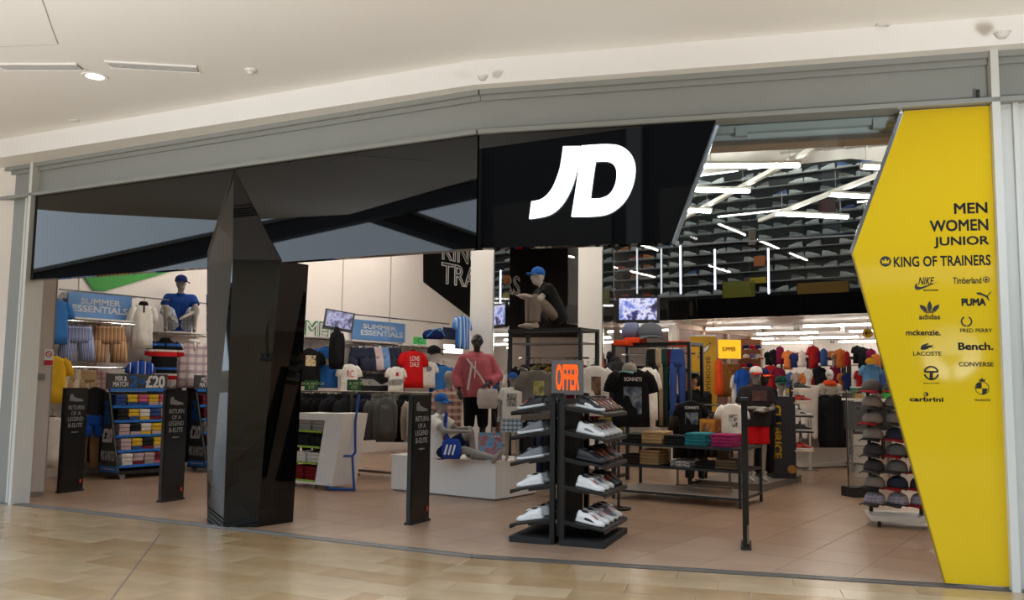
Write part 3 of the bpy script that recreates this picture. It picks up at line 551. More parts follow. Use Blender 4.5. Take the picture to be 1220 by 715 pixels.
# ---- figures
class Fig:
    def __init__(s): s.mb = MB()
    def cap(s, a, b, r0, r1=None): s.mb.cyl(a, b, r0, r1, 12, True); return s
    def cone(s, a, b, r0, r1=None): s.mb.cyl(a, b, r0, r1, 14); return s
    def ell(s, c, r): s.mb.ell(c, r); return s
    def build(s, name, mat, parent, vox=.015, sm=4):
        o = bpy.data.objects.new('tmp', s.mb.mesh('tmp')); col.objects.link(o); r = o.modifiers.new('r', 'REMESH'); r.mode = 'VOXEL'; r.voxel_size = vox; r.use_smooth_shade = True
        q = o.modifiers.new('s', 'SMOOTH'); q.factor = .5; q.iterations = sm
        bpy.context.view_layer.update(); me = evaluated(o); bpy.data.objects.remove(o)
        for p in me.polygons: p.use_smooth = True
        me.materials.clear(); return link(name, me, mat, parent)
Vz = Vector((0, 0, 1))
def pose(**kw):
    J = dict(pelvis=(0, 0, .98), chest=(0, 0, 1.36), neck=(0, .01, 1.5), head=(0, -.02, 1.68), hd=(0, -1, 0), shL=(-.19, 0, 1.43), shR=(.19, 0, 1.43), elL=(-.25, .03, 1.14), elR=(.25, .03, 1.14), wrL=(-.27, -.06, .9), wrR=(.27, -.06, .9),
             hipL=(-.09, 0, .94), hipR=(.09, 0, .94), knL=(-.1, -.02, .5), knR=(.1, -.02, .5), anL=(-.11, .03, .09), anR=(.11, .03, .09), ftL=(0, -1, -.25), ftR=(0, -1, -.25), hnL=None, hnR=None)
    J.update(kw); return {k: (Vector(v) if v is not None else None) for k, v in J.items()}
def torso(f, J, g, hem=0):
    lat = (J['shR'] - J['shL']).normalized(); ax = (J['chest'] - J['pelvis']).normalized()
    for o in (-.075, -.025, .025, .075):
        if hem: f.cone(J['pelvis'] + lat * o - ax * hem, J['chest'] + lat * o * 1.25, .102 + g * 1.25, .1 + g)
        else: f.cap(J['pelvis'] + lat * o, J['chest'] + lat * o * 1.25, .1 + g, .1 + g)
    f.cap(J['chest'] - lat * .094, J['chest'] + lat * .094, .1 + g, .1 + g); f.cap(J['shL'], J['shR'], .056 + g, .056 + g); f.cap(J['chest'], J['neck'], .09 + g * .6, .05 + g * .6)
def limb_hand(f, el, wr, hn):
    h = (hn if hn is not None else (wr - el)).normalized(); p = h.cross(Vz if abs(h.z) < .9 else Vector((0, 1, 0))).normalized()
    f.cap(wr, wr + h * .07, .028, .03); f.cap(wr + h * .05 - p * .02, wr + h * .08 - p * .028, .016); f.cap(wr + h * .05 + p * .02, wr + h * .08 + p * .028, .016)
    for i, l in enumerate((.065, .085, .08, .06)): q = wr + h * .08 + p * ((i - 1.5) * .02); k = q + h * l * .55; f.cap(q, k, .0095); f.cap(k, k + (h * .8 - p.cross(h) * .5).normalized() * l * .5, .0085)
    f.cap(wr + h * .025 + p * .03, wr + h * .07 + p * .06, .012, .01)
def body(J, mat, parent, head=True, name='body', hands=True, legs=True, arms=True):
    f = Fig(); torso(f, J, 0)
    if head:
        f.cap(J['neck'] - Vz * .02, J['head'] - Vz * .05, .05, .048); h = J['hd'].normalized(); c = J['head']; sd = h.cross(Vz).normalized()
        f.ell(c + Vz * .02 - h * .01, (.082, .092, .108)); f.ell(c + h * .025 - Vz * .055, (.056, .062, .066)); f.cap(c + h * .085 + Vz * .015, c + h * .106 - Vz * .022, .012, .014); f.cap(c + h * .08 - Vz * .06 - sd * .02, c + h * .08 - Vz * .06 + sd * .02, .013)
        for s in (-1, 1): f.cap(c + sd * s * .083 + Vz * .015, c + sd * s * .08 - Vz * .02, .014, .011)
        f.cap(c + h * .075 + Vz * .03 - sd * .04, c + h * .075 + Vz * .03 + sd * .04, .014)
    for s in ('L', 'R'):
        if arms:
            f.cap(J['sh' + s], J['el' + s], .05, .042); f.cap(J['el' + s], J['wr' + s], .041, .027)
            if hands: limb_hand(f, J['el' + s], J['wr' + s], J['hn' + s])
        f.cap(J['hip' + s], J['kn' + s], .085, .056)
        if legs:
            f.cap(J['kn' + s], J['an' + s], .053, .034); t = J['ft' + s].normalized(); a = J['an' + s]; f.cap(a - Vz * .04 - t * .03, a - Vz * .02 + t * .1, .034, .034); f.cap(a + t * .1 - Vz * .02, a + t * .17 - Vz * .015, .034, .024); f.cap(a, a - Vz * .04 - t * .02, .036, .034)
    return f.build(name, mat, parent)
def top(J, mat, parent, sleeve=.6, g=.02, name='shirt', hem=.1):
    f = Fig(); torso(f, J, g, hem)
    for s in ('L', 'R'):
        a, e, w = J['sh' + s], J['el' + s], J['wr' + s]
        if sleeve <= 1: f.cone(a, a + (e - a) * sleeve, .056 + g, .062 + g)
        else: f.cap(a, e, .052 + g, .046 + g); f.cone(e, e + (w - e) * (sleeve - 1), .046 + g, .036 + g)
    return f.build(name, mat, parent, .016, 3)
def bottom(J, mat, parent, leg=.7, g=.022, name='shorts'):
    f = Fig(); lat = (J['hipR'] - J['hipL']).normalized(); ax = (J['chest'] - J['pelvis']).normalized()
    for o in (-.06, 0, .06): f.cone(J['pelvis'] + lat * o - ax * .05, J['pelvis'] + lat * o + ax * .06, .1 + g, .098 + g)
    for s in ('L', 'R'):
        a, e, w = J['hip' + s], J['kn' + s], J['an' + s]
        if leg <= 1: f.cap(a, a + (e - a) * .3, .088 + g, .086 + g); f.cone(a, a + (e - a) * leg, .088 + g, .08 + g)
        else: f.cap(a, e, .088 + g, .062 + g); f.cone(e, e + (w - e) * (leg - 1), .062 + g, .056 + g)
    return f.build(name, mat, parent, .016, 3)
def head_cap(J, cm, bm_, parent, rot=0, tilt=0): 
    h = J['hd'].normalized(); rz = math.atan2(h.y, h.x) + PI / 2; cr, br, bt, bd = cap_me(); c = link('cap', cr, cm, parent, J['head'] + Vz * .035, (tilt, 0, rz), 1.08); link('brim', br, bm_, c); link('button', bt, bm_, c); return c
# ---- generic bits in a thing's local frame
def lbox(t, nm, mat, c, d): return MB().box(c, d).build(nm, mat, t)
def lbar(t, nm, mat, a, b, w, h=None): return MB().bar(a, b, w, h).build(nm, mat, t)
def lamp(a, b, label, group, wires=True, m=None):
    a = Vector(a); b = Vector(b); c = (a + b) / 2; L = (b - a).length; t = thing('linear_lamp', label, 'lamp', c, math.atan2((b - a).y, (b - a).x), group)
    lbox(t, 'housing', m_white, (0, 0, .035), (L, .07, .03)); MB().cyl((-L / 2 + .01, 0, 0), (L / 2 - .01, 0, 0), .024, n=10).build('tube', m or m_tube, t)
    for x in (-L / 2, L / 2): lbox(t, 'end_cap', m_white, (x, 0, .015), (.02, .07, .07))
    if wires:
        for x in (-L * .4, L * .4): MB().cyl((x, 0, .05), (x, 0, .34 if c.z < 4.4 else .6), .003, n=5).build('wire', m_steel, t)
    return t
# ================================================================== LAMPS, COLUMNS, WALL GRAPHICS
seenl = [((835, 198), (953, 197), 'long lamp nearest the black fascia, highest in the shop opening'), ((815, 226), (893, 228), 'second lamp down along the left white trunking'), ((800, 250), (847, 252), 'third and lowest lamp on the left white trunking'), ((988, 232), (1064, 236), 'upper lamp on the right white trunking beside the yellow panel'), ((923, 255), (1010, 259), 'lower lamp on the right white trunking above the shoe wall'), ((1027, 199), (1075, 200), 'short lamp touching the yellow panel edge near the raft')]
for a, b, lb in seenl: lamp(G(*a, 4.15), G(*b, 4.15), 'white suspended linear ' + lb, 'suspended linear lamps')
for (a, b, lb) in (((1010, 155), (800, 268), 'left'), ((1100, 188), (905, 263), 'right')):
    p, q = G(*a, 4.24), G(*b, 4.24); t = thing('lamp_trunking', 'white lighting trunking running back from the entrance, %s of the two' % lb, 'trunking', p); MB().bar((0, 0, 0), q - p, .06, .05).build('channel', m_white, t); MB().bar((0, 0, .03), q - p + Vector((0, 0, .03)), .02, .02).build('cable', m_steel, t)
for k in range(6):
    for off in (1.6, 4.2, 6.6):
        c = LW.w(-1.5 + k * 2.6, 5.2 if off < 5 else 5.4, off)
        if (c - FL.p).dot(-FL.n) < 1.6 or (c - FR.p).dot(-FR.n) < 1.6 or (c - BP.p).dot(BP.n) < .3: continue
        lamp(c - B_ * .9, c + B_ * .9, 'suspended linear lamp high above the racks, %s of line %s from the left wall' % (ORD[k], ['one', 'two', 'three'][int(off // 2.5)]), 'lamps high above the racks')
for k in range(2):
    c = BP.w(.6 + k * 3.2, 5.65, 2.4); lamp(c - A_ * .8, c + A_ * .8, 'suspended linear lamp high before the shoe wall, %s from the left' % ORD[k], 'lamps before the shoe wall', True)  # pair of lamps added to brighten the dark shoe wall
for j in range(4):
    for k in range(4):
        c = BP.w(-1.6 + k * 2.2 + j * .4, 2.9, -1.6 - j * 2.2); lamp(c - A_ * .75, c + A_ * .75, 'linear ceiling lamp, %s of the %s row under the low back ceiling' % (ORD[k], ORD[j]), 'lamps under the back ceiling', False, M('lamp_tube_back', (255, 248, 238), .4, var=0, emit=9))
def track_spot(px, py, Y, label):
    p = at(px, py, Y); t = thing('track_spotlight', label, 'spotlight', p); MB().lathe([(.03, .16), (.055, .15), (.06, .02), (.07, -.02), (.066, -.02), (.05, .03)], n=14).build('can', m_steel, t); MB().lathe([(.002, -.012), (.06, -.012), (.05, .02), (.002, .02)], n=14).build('lens', m_spot, t); MB().cyl((0, 0, .15), (0, 0, max(.3, 2.98 - p.z)), .012, n=8).build('stem', m_white, t)
for px, py, Y, lb in ((911, 395, 21, 'leftmost spotlight under the black mezzanine band'), (932, 399, 22, 'second spotlight under the mezzanine band'), (949, 393, 19.5, 'bright clear spotlight hanging below the middle of the band'), (966, 400, 23, 'fourth spotlight under the mezzanine band'), (1004, 394, 18.5, 'brightest spotlight close to the yellow exit arrow'), (992, 408, 24, 'small far spotlight below the brightest one'), (878, 405, 22, 'spotlight above the glowing yellow sign'), (834, 405, 25, 'spotlight behind the yellow hanging banner')): track_spot(px, py, Y, lb)
def column(pc, Y, wa, wb, z1, ma, mb_, label):
    c = at(pc, 440, Y); c.z = 0; t = thing('square_column', label, 'column', c, GR)
    lbox(t, 'core', m_white, (-wa / 2, wb / 2, z1 / 2), (wa - .03, wb - .03, z1)); lbox(t, 'front_cladding', ma, (-wa / 2, .006, z1 / 2), (wa, .012, z1)); lbox(t, 'side_cladding', mb_, (-.006, wb / 2, z1 / 2), (.012, wb - .01, z1)); lbar(t, 'corner_strip', m_chrome, (0, 0, .02), (0, 0, z1), .02)
column(587, 16, .54, .5, 6.2, m_white, m_mirror, 'square column, white front and mirrored side, behind the pink jacket mannequin')
column(718, 17.2, .56, .44, 6.2, m_white, m_mirror, 'square column, white front and mirrored side, left of the wall screen')
def wall_poly(name, pts, mat, off, th, label, cat):
    b = LW.wp(*pts[0], off); o = MB().prism([LW.wp(px, py, off) - b for px, py in pts], -LW.n * th).build(name, mat); o.location = b; return tag(o, label, cat)
wall_poly('wall_graphic', ((95, 323), (150, 318), (222, 318), (124, 347), (112, 346)), M('green_graphic', (58, 150, 62), .6, var=.06), .03, .02, 'bright green angular graphic high on the left wall', 'wall graphic')
kp = [(505, 296), (697, 296), (697, 402), (592, 402), (505, 336)]
kb = LW.wp(505, 336, .03); kt = thing('slogan_wall_panel', 'black angular wall panel with outlined KING OF TRAINERS lettering', 'wall panel', kb, LW.rz)
ku = LW.uz(505, 336, .03); kl = lambda px, py: (LW.uz(px, py, .03)[0] - ku[0], LW.uz(px, py, .03)[1] - ku[1])
MB().prism([(kl(*p)[0], 0, kl(*p)[1]) for p in kp], (0, .025, 0)).build('board', M('panel_black', (22, 22, 23), .35), kt)
for s, x0, y0, x1, y1 in (('TRAINERS', 525, 321, 619, 346), ('KING OF', 526, 292, 600, 317)):
    a = kl(x0, (y0 + y1) / 2); b = kl(x1, (y0 + y1) / 2); h = kl((x0 + x1) / 2, y0)[1] - kl((x0 + x1) / 2, y1)[1]; text('lettering', s, m_wink, kt, (a[0] + b[0]) / 2, -.02, (a[1] + b[1]) / 2, b[0] - a[0], h, outline=.022)
# painted joints of the wall boards
for px in (408, 465): u_ = LW.uz(px, 345, .0)[0]; o = pbox(MB(), LW, u_ - .012, u_ + .012, 2.7, 6.2, 0, .006).build('board_joint', M('joint_shadow', (170, 166, 160)), wl)
u_ = LW.uz(94, 335)[0]; pbox(MB(), LW, u_ - .01, u_ + .01, 2.4, 6.2, 0, .006).build('board_joint', M('joint_shadow', (170, 166, 160)), wl)
def board(px0, py0, px1, py1, off, label, txts, mat, name='summer_sign'):
    p0 = LW.uz(px0, py1, off); p1 = LW.uz(px1, py0, off); a = LW.uz(px0, py0, off); w = p1[0] - p0[0]; z0 = p0[1]; h = a[1] - z0; t = thing(name, label, 'sign', LW.w(p0[0], z0, off), LW.rz)
    lbox(t, 'board', mat, (w / 2, .015, h / 2), (w, .03, h))
    for s, cx, cz, tw, th, mt in txts: text('lettering', s, mt, t, w * cx, 0, h * cz, w * tw, h * th, bold=.03)
    return t, w, h
m_sky = M('blue_sign_print', (96, 142, 200), .5, var=.25, scale=1.2)
board(80, 345, 158, 380, .12, 'blue SUMMER ESSENTIALS sign above striped shorts at far left', [('SUMMER', .5, .66, .62, .2, m_wink), ('ESSENTIALS', .5, .4, .86, .22, m_wink)], m_sky)[0]
board(420, 380, 483, 404, .12, 'blue SUMMER ESSENTIALS sign above short trousers, right of the tilted screen', [('SUMMER', .5, .7, .62, .24, m_wink), ('ESSENTIALS', .55, .38, .8, .26, m_wink)], m_sky)
ms, w, h = board(362, 381, 406, 402, .15, 'green outlined MEN sign standing on the white wall shelf', [], m_white, 'men_sign'); text('lettering', 'MEN', M('men_green', (20, 140, 70), .5), ms, w / 2, -.005, h / 2, w * .92, h * .86, bold=.05); text('lettering_core', 'MEN', m_wink, ms, w / 2, -.012, h / 2, w * .9, h * .8, bold=-.0)
# ---- TVs
def screen(px, py, Y, w, h, rz, tilt, rollz, label, sm):
    p = at(px, py, Y); t = thing('wall_screen', label, 'television', p, rz); t.rotation_euler = (tilt, rollz, rz)
    lbox(t, 'casing', m_blk, (0, .03, 0), (w, .06, h)); lbox(t, 'display', sm, (0, -.003, .015), (w * .88, .006, h * .8)); lbox(t, 'speaker_strip', m_mblk, (0, -.002, -h * .45), (w * .5, .01, h * .06)); MB().cyl((0, .06, 0), (0, .3, .12), .025).build('bracket_arm', m_blk, t); lbox(t, 'badge', m_greyink, (0, -.003, -h * .44), (.05, .004, .012)); return t
scr = blotch('screen_picture', [(40, 50, 110), (120, 140, 220), (215, 220, 250), (60, 60, 130), (20, 20, 50)], 5, emit=.3)
screen(760, 369, 17.0, .82, .52, GR * .35, 0, 0, 'black television showing a bluish picture, by the black band', scr)
screen(404, 382, 18.5, .62, .42, .35, -.1, math.radians(8), 'tilted black television hung in front of the left wall', blotch('screen_picture_dark', [(50, 55, 90), (150, 155, 190), (90, 90, 130), (30, 30, 50)], 7, emit=.3))
# ================================================================== UPPER SHOE WALL
m_shelf = M('acrylic_shelf', (120, 118, 116), .3, var=.05)
cols_s = [(215, 215, 216), (180, 182, 186), (110, 110, 114), (235, 234, 232), (150, 154, 160), (190, 60, 50), (215, 130, 60), (80, 110, 170), (120, 112, 104)]
cn_s = ['pale grey', 'silver grey', 'dark grey', 'white', 'steel grey', 'red', 'orange', 'blue', 'taupe']; ms_ = [M('trainer_tint_%d' % i, c, .5, var=.1) for i, c in enumerate(cols_s)]
up_, so_, la_, sd_ = shoe_me()
def two_tone():
    me = bpy.data.meshes.new('trainer'); bm = bmesh.new(); bm.from_mesh(up_); n = len(bm.faces); bm.from_mesh(so_); bm.faces.ensure_lookup_table()
    for i, f in enumerate(bm.faces): f.material_index = 0 if i < n else 1; f.smooth = True
    bm.to_mesh(me); bm.free(); me.materials.append(None); me.materials.append(M('sole_white', (215, 213, 210), .5)); return me
tt = two_tone(); rows = []
r = 0; zz = BZ1 + .16; cnt = 0
while zz < 6.1:
    vis0, vis1 = -2.3, 4.6
    sh_ = thing('shoe_shelf', 'long display shelf on the upper shoe wall, %s row from the black band' % ['first', 'second', 'third', 'fourth', 'fifth', 'sixth', 'seventh', 'eighth', 'ninth', 'tenth', 'eleventh', 'twelfth'][r], 'shelf', SW.w(0, zz, 0), SW.rz, 'upper shoe wall shelves')
    lbox(sh_, 'board', m_shelf, (1.2, -.06, -.01), (7.4, .12, .012)); lbox(sh_, 'front_lip', m_greyl, (1.2, -.122, -.008), (7.4, .006, .016))
    for k in range(21):
        u_ = vis0 + (k + .5) * .335 + random.uniform(-.02, .02)
        if random.random() < .1 or cnt > 235: continue
        cnt += 1; red = u_ < -1.0 and random.random() < .6
        ci = random.choice((5, 6)) if red else random.choice((0, 1, 2, 3, 4, 0, 3, 3, 1, 7, 8)); o = link('trainer', tt, ms_[ci], None, SW.w(u_, zz, .075), SW.rz + random.choice((0, 0, PI)) + random.uniform(-.25, .25)); tag(o, '%s trainer, %s from the left in the %s row of the upper shoe wall' % (cn_s[ci], ORD[k], ORD[r]), 'shoe', 'trainers on the upper shoe wall')
    zz += .222; r += 1
for k in range(4): c = BP.w(-1.9 + k * 2.1, 6.15, -.28); lamp(c - A_ * .95, c + A_ * .95, 'wall washing lamp above the top row of trainers, %s from the left' % ORD[k], 'lamps washing the shoe wall', False, M('washer_tube', (255, 245, 232), .4, var=0, emit=14))  # tubes added behind the glass to brighten the trainers from above
m_led = M('led_strip', (230, 235, 255), .4, var=0, emit=5)
for k, (px, y0, y1) in enumerate(((730, 296, 352), (759, 296, 350), (788, 296, 350), (811, 292, 350), (852, 297, 345), (916, 296, 350))):
    u0, z0 = SW.uz(px, y1, .3); z1 = SW.uz(px, y0, .3)[1]; t = thing('led_upright', 'slim vertical light strip on the shoe wall, number %s from the left' % ['one', 'two', 'three', 'four', 'five', 'six'][k], 'light strip', SW.w(u0, z0, .3), SW.rz, 'vertical light strips on the shoe wall')
    lbox(t, 'channel', m_greyl, (0, .012, (z1 - z0) / 2), (.05, .02, z1 - z0)); lbox(t, 'strip', m_led if k > 2 else M('led_dim', (225, 225, 230), .4, var=0, emit=.9), (0, 0, (z1 - z0) / 2), (.03, .006, z1 - z0))
for k, (px, py, pw, ph, c) in enumerate(((905, 311, 14, 12, (230, 120, 30)), (903, 334, 20, 7, (226, 190, 30)), (880, 345, 40, 20, (150, 140, 30)), (980, 344, 60, 16, (170, 120, 30)), (985, 246, 20, 18, (120, 60, 40)), (896, 283, 9, 18, (170, 140, 110)))):
    p = SW.wp(px, py, .28); s = p.y / FPX; t = thing('shelf_card', ['small orange card among the upper trainers', 'yellow price strip below the orange card', 'olive glossy panel low on the shoe wall at left', 'ochre glossy panel low on the shoe wall at right', 'rust brown card high on the shoe wall', 'tan box end standing on the shoe wall'][k], 'card', p, SW.rz)
    lbox(t, 'face', M('card_%d' % k, c, .4), (0, 0, 0), (pw * s, .01, ph * s)); lbox(t, 'backing', m_mblk, (0, .008, 0), (pw * s * 1.04, .006, ph * s * 1.04))
# ================================================================== LEFT ZONE
def hang(kind, pc, pt, pb, mat, label, Y=None, off=.35, rz=.6, **kw):
    p = LW.wp(pc, pt, off) if Y is None else at(pc, pt, Y); L = {'tee': .7, 'hoodie': .7, 'vest': .7, 'shorts': .5, 'trousers': 1.02}[kind]; sc = kw.pop('sc', None) or (pb - pt) * p.y / FPX / L
    return garment(kind, mat, p, rz, label, sc=sc, **kw)
c_ = cloth
def wall_rail(px0, px1, pz, off, label, shelf=False, group='wall rails', ):
    a, z = LW.uz(px0, pz[0], off); b, z2 = LW.uz(px1, pz[1], off); z = (z + z2) / 2; t = thing('wall_rail', label, 'rail', LW.w(a, z, 0), LW.rz, group); L = b - a
    MB().cyl((0, -off, 0), (L, -off, 0), .016).build('bar', m_chrome, t)
    for x in (.06, L / 2, L - .06): lbar(t, 'bracket', m_chrome, (x, 0, 0), (x, -off, 0), .02, .03)
    if shelf: lbox(t, 'shelf', m_white, (L / 2, -off / 2, .05), (L, off, .03))
    return t
wall_rail(66, 160, (384, 384), .35, 'chrome rail with shelf above the striped shorts', True); wall_rail(176, 250, (398, 400), .35, 'white shelf and rail carrying the seated cap mannequin', True)
wall_rail(60, 180, (436, 440), .35, 'lower chrome rail behind the two-for-twenty stand'); wall_rail(362, 404, (404, 405), .35, 'white shelf and rail below the green MEN sign', True); wall_rail(420, 474, (409, 411), .35, 'chrome rail with short trousers below the second blue sign', True); wall_rail(480, 530, (413, 417), .35, 'wall shelf rail beside the small green sign', True)
pr_ = LW.wp(362, 374, .5)
a_, z_ = LW.uz(180, 357, .25)
for nm, (x0, y0), (x1, y1), lb in (('high_rail', (70, 345), (250, 362), 'thin chrome rail high on the wall across the seated cap mannequin'), ('high_rail', (412, 375), (535, 385), 'thin chrome rail high on the wall over the second blue sign')):
    p, q = LW.wp(x0, y0, .4), LW.wp(x1, y1, .4); q.z = p.z = (p.z + q.z) / 2; t = thing(nm, lb, 'rail', p); MB().cyl((0, 0, 0), q - p, .014).build('bar', m_chrome, t)
    for k in (.1, .5, .9): lbar(t, 'bracket', m_chrome, (q - p) * k, (q - p) * k - LW.n * .4, .02)
m_bstripe = stripes('blue_stripe_cloth', [((120, 140, 200), .4), ((215, 220, 240), .62), ((84, 104, 176), .8), ((200, 206, 232), 1)], 'x', .045)
m_tstripe = stripes('tan_stripe_cloth', [((196, 152, 110), .45), ((222, 190, 156), .75), ((160, 112, 76), 1)], 'x', .05)
hang('shorts', 93, 389, 430, m_bstripe, 'blue and white striped shorts under the left summer sign'); hang('shorts', 131, 389, 432, m_tstripe, 'tan striped shorts beside the blue striped pair')
hang('tee', 171, 362, 415, c_('white', (242, 236, 230)), 'white polo shirt with black collar hung beside the left summer sign', xs=.72, collar=c_('black', (18, 18, 20)), name='polo_shirt')
hang('tee', 66, 357, 410, c_('sky', (58, 120, 190)), 'light blue top at the far left edge by the shutter panel', rz=1.0); hang('tee', 62, 424, 480, c_('yellow', (226, 176, 40)), 'yellow T-shirt beside the beige shutter panel', rz=.9, Y=13.2); hang('tee', 62, 497, 556, c_('white2', (224, 216, 208)), 'white T-shirt low beside the shutter panel and first black gate', rz=.9, Y=13.3)
m_rug = stripes('rugby_cloth', [((24, 24, 28), .3), ((216, 40, 40), .5), ((236, 232, 228), .58), ((24, 24, 28), .74), ((50, 100, 180), .84), ((24, 24, 28), 1)], 'z', .42)
hang('tee', 197, 405, 452, m_rug, 'black polo with red and white chest bands on the left wall', collar=c_('black', (18, 18, 20)), name='polo_shirt', off=.45); hang('tee', 231, 407, 462, checks('white_check', (238, 230, 228), (190, 160, 170), (170, 140, 160), .12), 'white checked polo next to the black banded polo', collar=c_('white', (242, 236, 230)), name='polo_shirt', off=.45)
hang('tee', 168, 430, 466, stripes('jersey_cloth', [((40, 88, 190), .5), ((220, 224, 235), .62), ((30, 60, 150), 1)], 'x', .16), 'blue and white jersey behind the two-for-twenty sign', off=.6)
hang('tee', 112, 440, 500, checks('pink_check', (220, 190, 186), (180, 110, 110), (200, 150, 150), .07), 'pink checked shirt hanging left of the two-for-twenty stand', Y=14.9, rz=.9)
for k, (px, c) in enumerate(((78, 'khaki'), (85, 'cream'), (92, 'khaki'), (99, 'cream'), (105, 'khaki'))): hang('shorts', px, 441, 470, c_(c, (170, 140, 104) if c == 'khaki' else (206, 190, 168)), c + ' shorts in the tight row behind the first black gate, %s from the left' % ORD[k], off=.35, rz=1.1, group='row of shorts on the lower left rail', flat=.7)
for k, px in enumerate((125, 138, 150, 190, 203, 236)): hang('trousers', px, 470 if px < 160 else 462, 548, c_('charcoal', (40, 40, 44)), 'charcoal trousers in the low row along the left wall, %s from the left' % ORD[k], off=.35, rz=1.0, group='low row of dark trousers')
hang('trousers', 107, 505, 556, c_('khaki', (170, 140, 104)), 'khaki trousers low between the first gate and the stand', off=.4, rz=.6, sc=.7); hang('shorts', 112, 495, 520, c_('royal', (30, 84, 180)), 'royal blue shorts at the left end of the two-for-twenty stand', Y=14.4, rz=.6)
hang('vest', 114, 462, 500, c_('charcoal', (40, 40, 44)), 'charcoal vest above the royal blue shorts', Y=14.45, rz=.6)
# seated mannequin on the wall shelf
p = LW.wp(213, 396, .45); J = pose(pelvis=(0, .1, .12), chest=(0, .02, .5), neck=(0, -.01, .63), head=(0, -.05, .8), hd=(.5, -1, 0), shL=(-.19, .02, .57), shR=(.19, .02, .57), elL=(-.27, -.06, .32), elR=(.27, -.14, .36), wrL=(-.1, -.3, .2), wrR=(.1, -.34, .25), hipL=(-.09, .08, .1), hipR=(.09, .08, .1), knL=(-.2, -.22, .38), knR=(.24, -.2, .4), anL=(-.2, -.2, .06), anR=(.24, -.18, .06), ftL=(0, -1, -.05), ftR=(0, -1, -.05))
t = thing('mannequin', 'grey mannequin in blue polo and navy cap seated on the left wall shelf', 'mannequin', p, .35, 'mannequins', 1.08); body(J, m_manq, t); top(J, c_('polo_blue', (24, 60, 130)), t, .55, name='polo_shirt'); bottom(J, checks('pale_check', (196, 200, 210), (120, 140, 170), (150, 160, 180), .06), t, .85); head_cap(J, c_('navy', (22, 36, 86)), c_('navy', (22, 36, 86)), t)
lbox(t, 'perch', m_white, (0, .1, .0), (.4, .3, .03))
# ---- 2 for £20 stands
m_card = M('chalkboard_grey', (46, 48, 50), .6); m_blu = M('bright_blue', (24, 110, 196), .45)
fcol = [c_('f_grey', (150, 148, 146)), c_('f_white', (214, 210, 206)), c_('f_pink', (190, 90, 120)), c_('f_yellow', (206, 170, 50)), c_('f_blue', (46, 70, 130)), c_('f_black', (30, 30, 34)), c_('f_stripe', (180, 160, 165)), c_('f_maroon', (110, 34, 50))]
fnm = ['grey', 'white', 'pink', 'yellow', 'blue', 'black', 'mauve', 'maroon']
def stand(o_, which):
    t = thing('promotion_stand', 'A-shaped two for £20 stand of folded shirts ' + which, 'display stand', o_, GR, 'two-for-twenty stands'); Lb = 1.12
    for y in (0, Lb):
        MB().prism([(0, y, .1), (.52, y, .1), (.15, y, 1.36), (.02, y, 1.36)], (0, .03, 0)).build('end_panel', m_card, t)
        MB().prism([(0, y - .004, .1), (.52, y - .004, .1), (.49, y - .004, .2), (0, y - .004, .2)], (0, .004, 0)).build('blue_strip', m_blu, t)
    lbox(t, 'base', m_mblk, (.26, Lb / 2, .1), (.56, Lb, .05)); lbox(t, 'back_board', m_card, (.03, Lb / 2, .75), (.03, Lb, 1.25))
    for s, z, w, h, mt in (('2', 1.12, .11, .2, m_blu), ('FOR', .93, .17, .12, m_blu), ('£20', .68, .27, .2, m_wink), ('MIX & MATCH', .36, .4, .14, M('soft_white', (200, 200, 200)))): text('lettering', s, mt, t, .1 + (1.36 - z) * .12, -.004, z, w, h, bold=.05)
    text('lettering', 'MEN\'S JUNIOR SELECTED LINES', m_wink, t, .26, -.009, .15, .36, .025)
    h_ = lbox(t, 'header_board', m_card, (.13, Lb / 2 - .05, 1.55), (.02, Lb * .98, .25)); lbar(t, 'header_foot', m_blu, (.13, .02, 1.41), (.13, Lb - .1, 1.41), .03, .05)
    for s, y, w, h, mt in (('MIX &\nMATCH', .2, .26, .17, m_wink), ('2', .43, .12, .17, m_blu), ('FOR', .58, .13, .09, m_blu), ('£20', .83, .34, .19, m_wink)): text('lettering', s, mt, t, .142, y, 1.55, w, h, rot=(0, 0, PI / 2), bold=.04)
    for x, y in ((.05, .1), (.48, .1), (.05, Lb - .1), (.48, Lb - .1)): MB().cyl((x - .015, y, .05), (x + .015, y, .05), .05).build('wheel', M('wheel_grey', (170, 170, 170), .4), t)
    for i in range(5):
        z = .2 + i * .235; x1 = .5 - (z - .1) * .28; lbox(t, 'shelf', m_mblk, (x1 / 2 + .02, Lb / 2, z), (x1, Lb - .05, .015)); lbox(t, 'price_rail', m_blu, (x1 + .025, Lb / 2, z), (.012, Lb - .06, .045))
        for j in range(5):
            y = .17 + j * .195; fi = random.randrange(8)
            for q in range(3): 
                P = t.matrix_basis @ Vector((x1 - .12, y, z + .01 + q * .062)); fold(P, GR + PI / 2 + random.uniform(-.05, .05), fcol[fi if q else (fi + j) % 8], '%s folded shirt, %s in pile %s, %s shelf, stand %s' % (fnm[fi if q else (fi + j) % 8], ['bottom', 'middle', 'top'][q], ['one', 'two', 'three', 'four', 'five'][j], ['lowest', 'second', 'third', 'fourth', 'top'][i], 'before the pillar' if 'gates' in which else 'hidden by the pillar'), 'folded shirts on the stand ' + which, (.7, .9, 1.45))
    return t
o1 = G(118, 569); stand(o1, 'between the first two black gates'); bpy.context.view_layer.update(); stand(o1 + B_ * 1.55 + A_ * .12, 'partly hidden behind the black pillar')
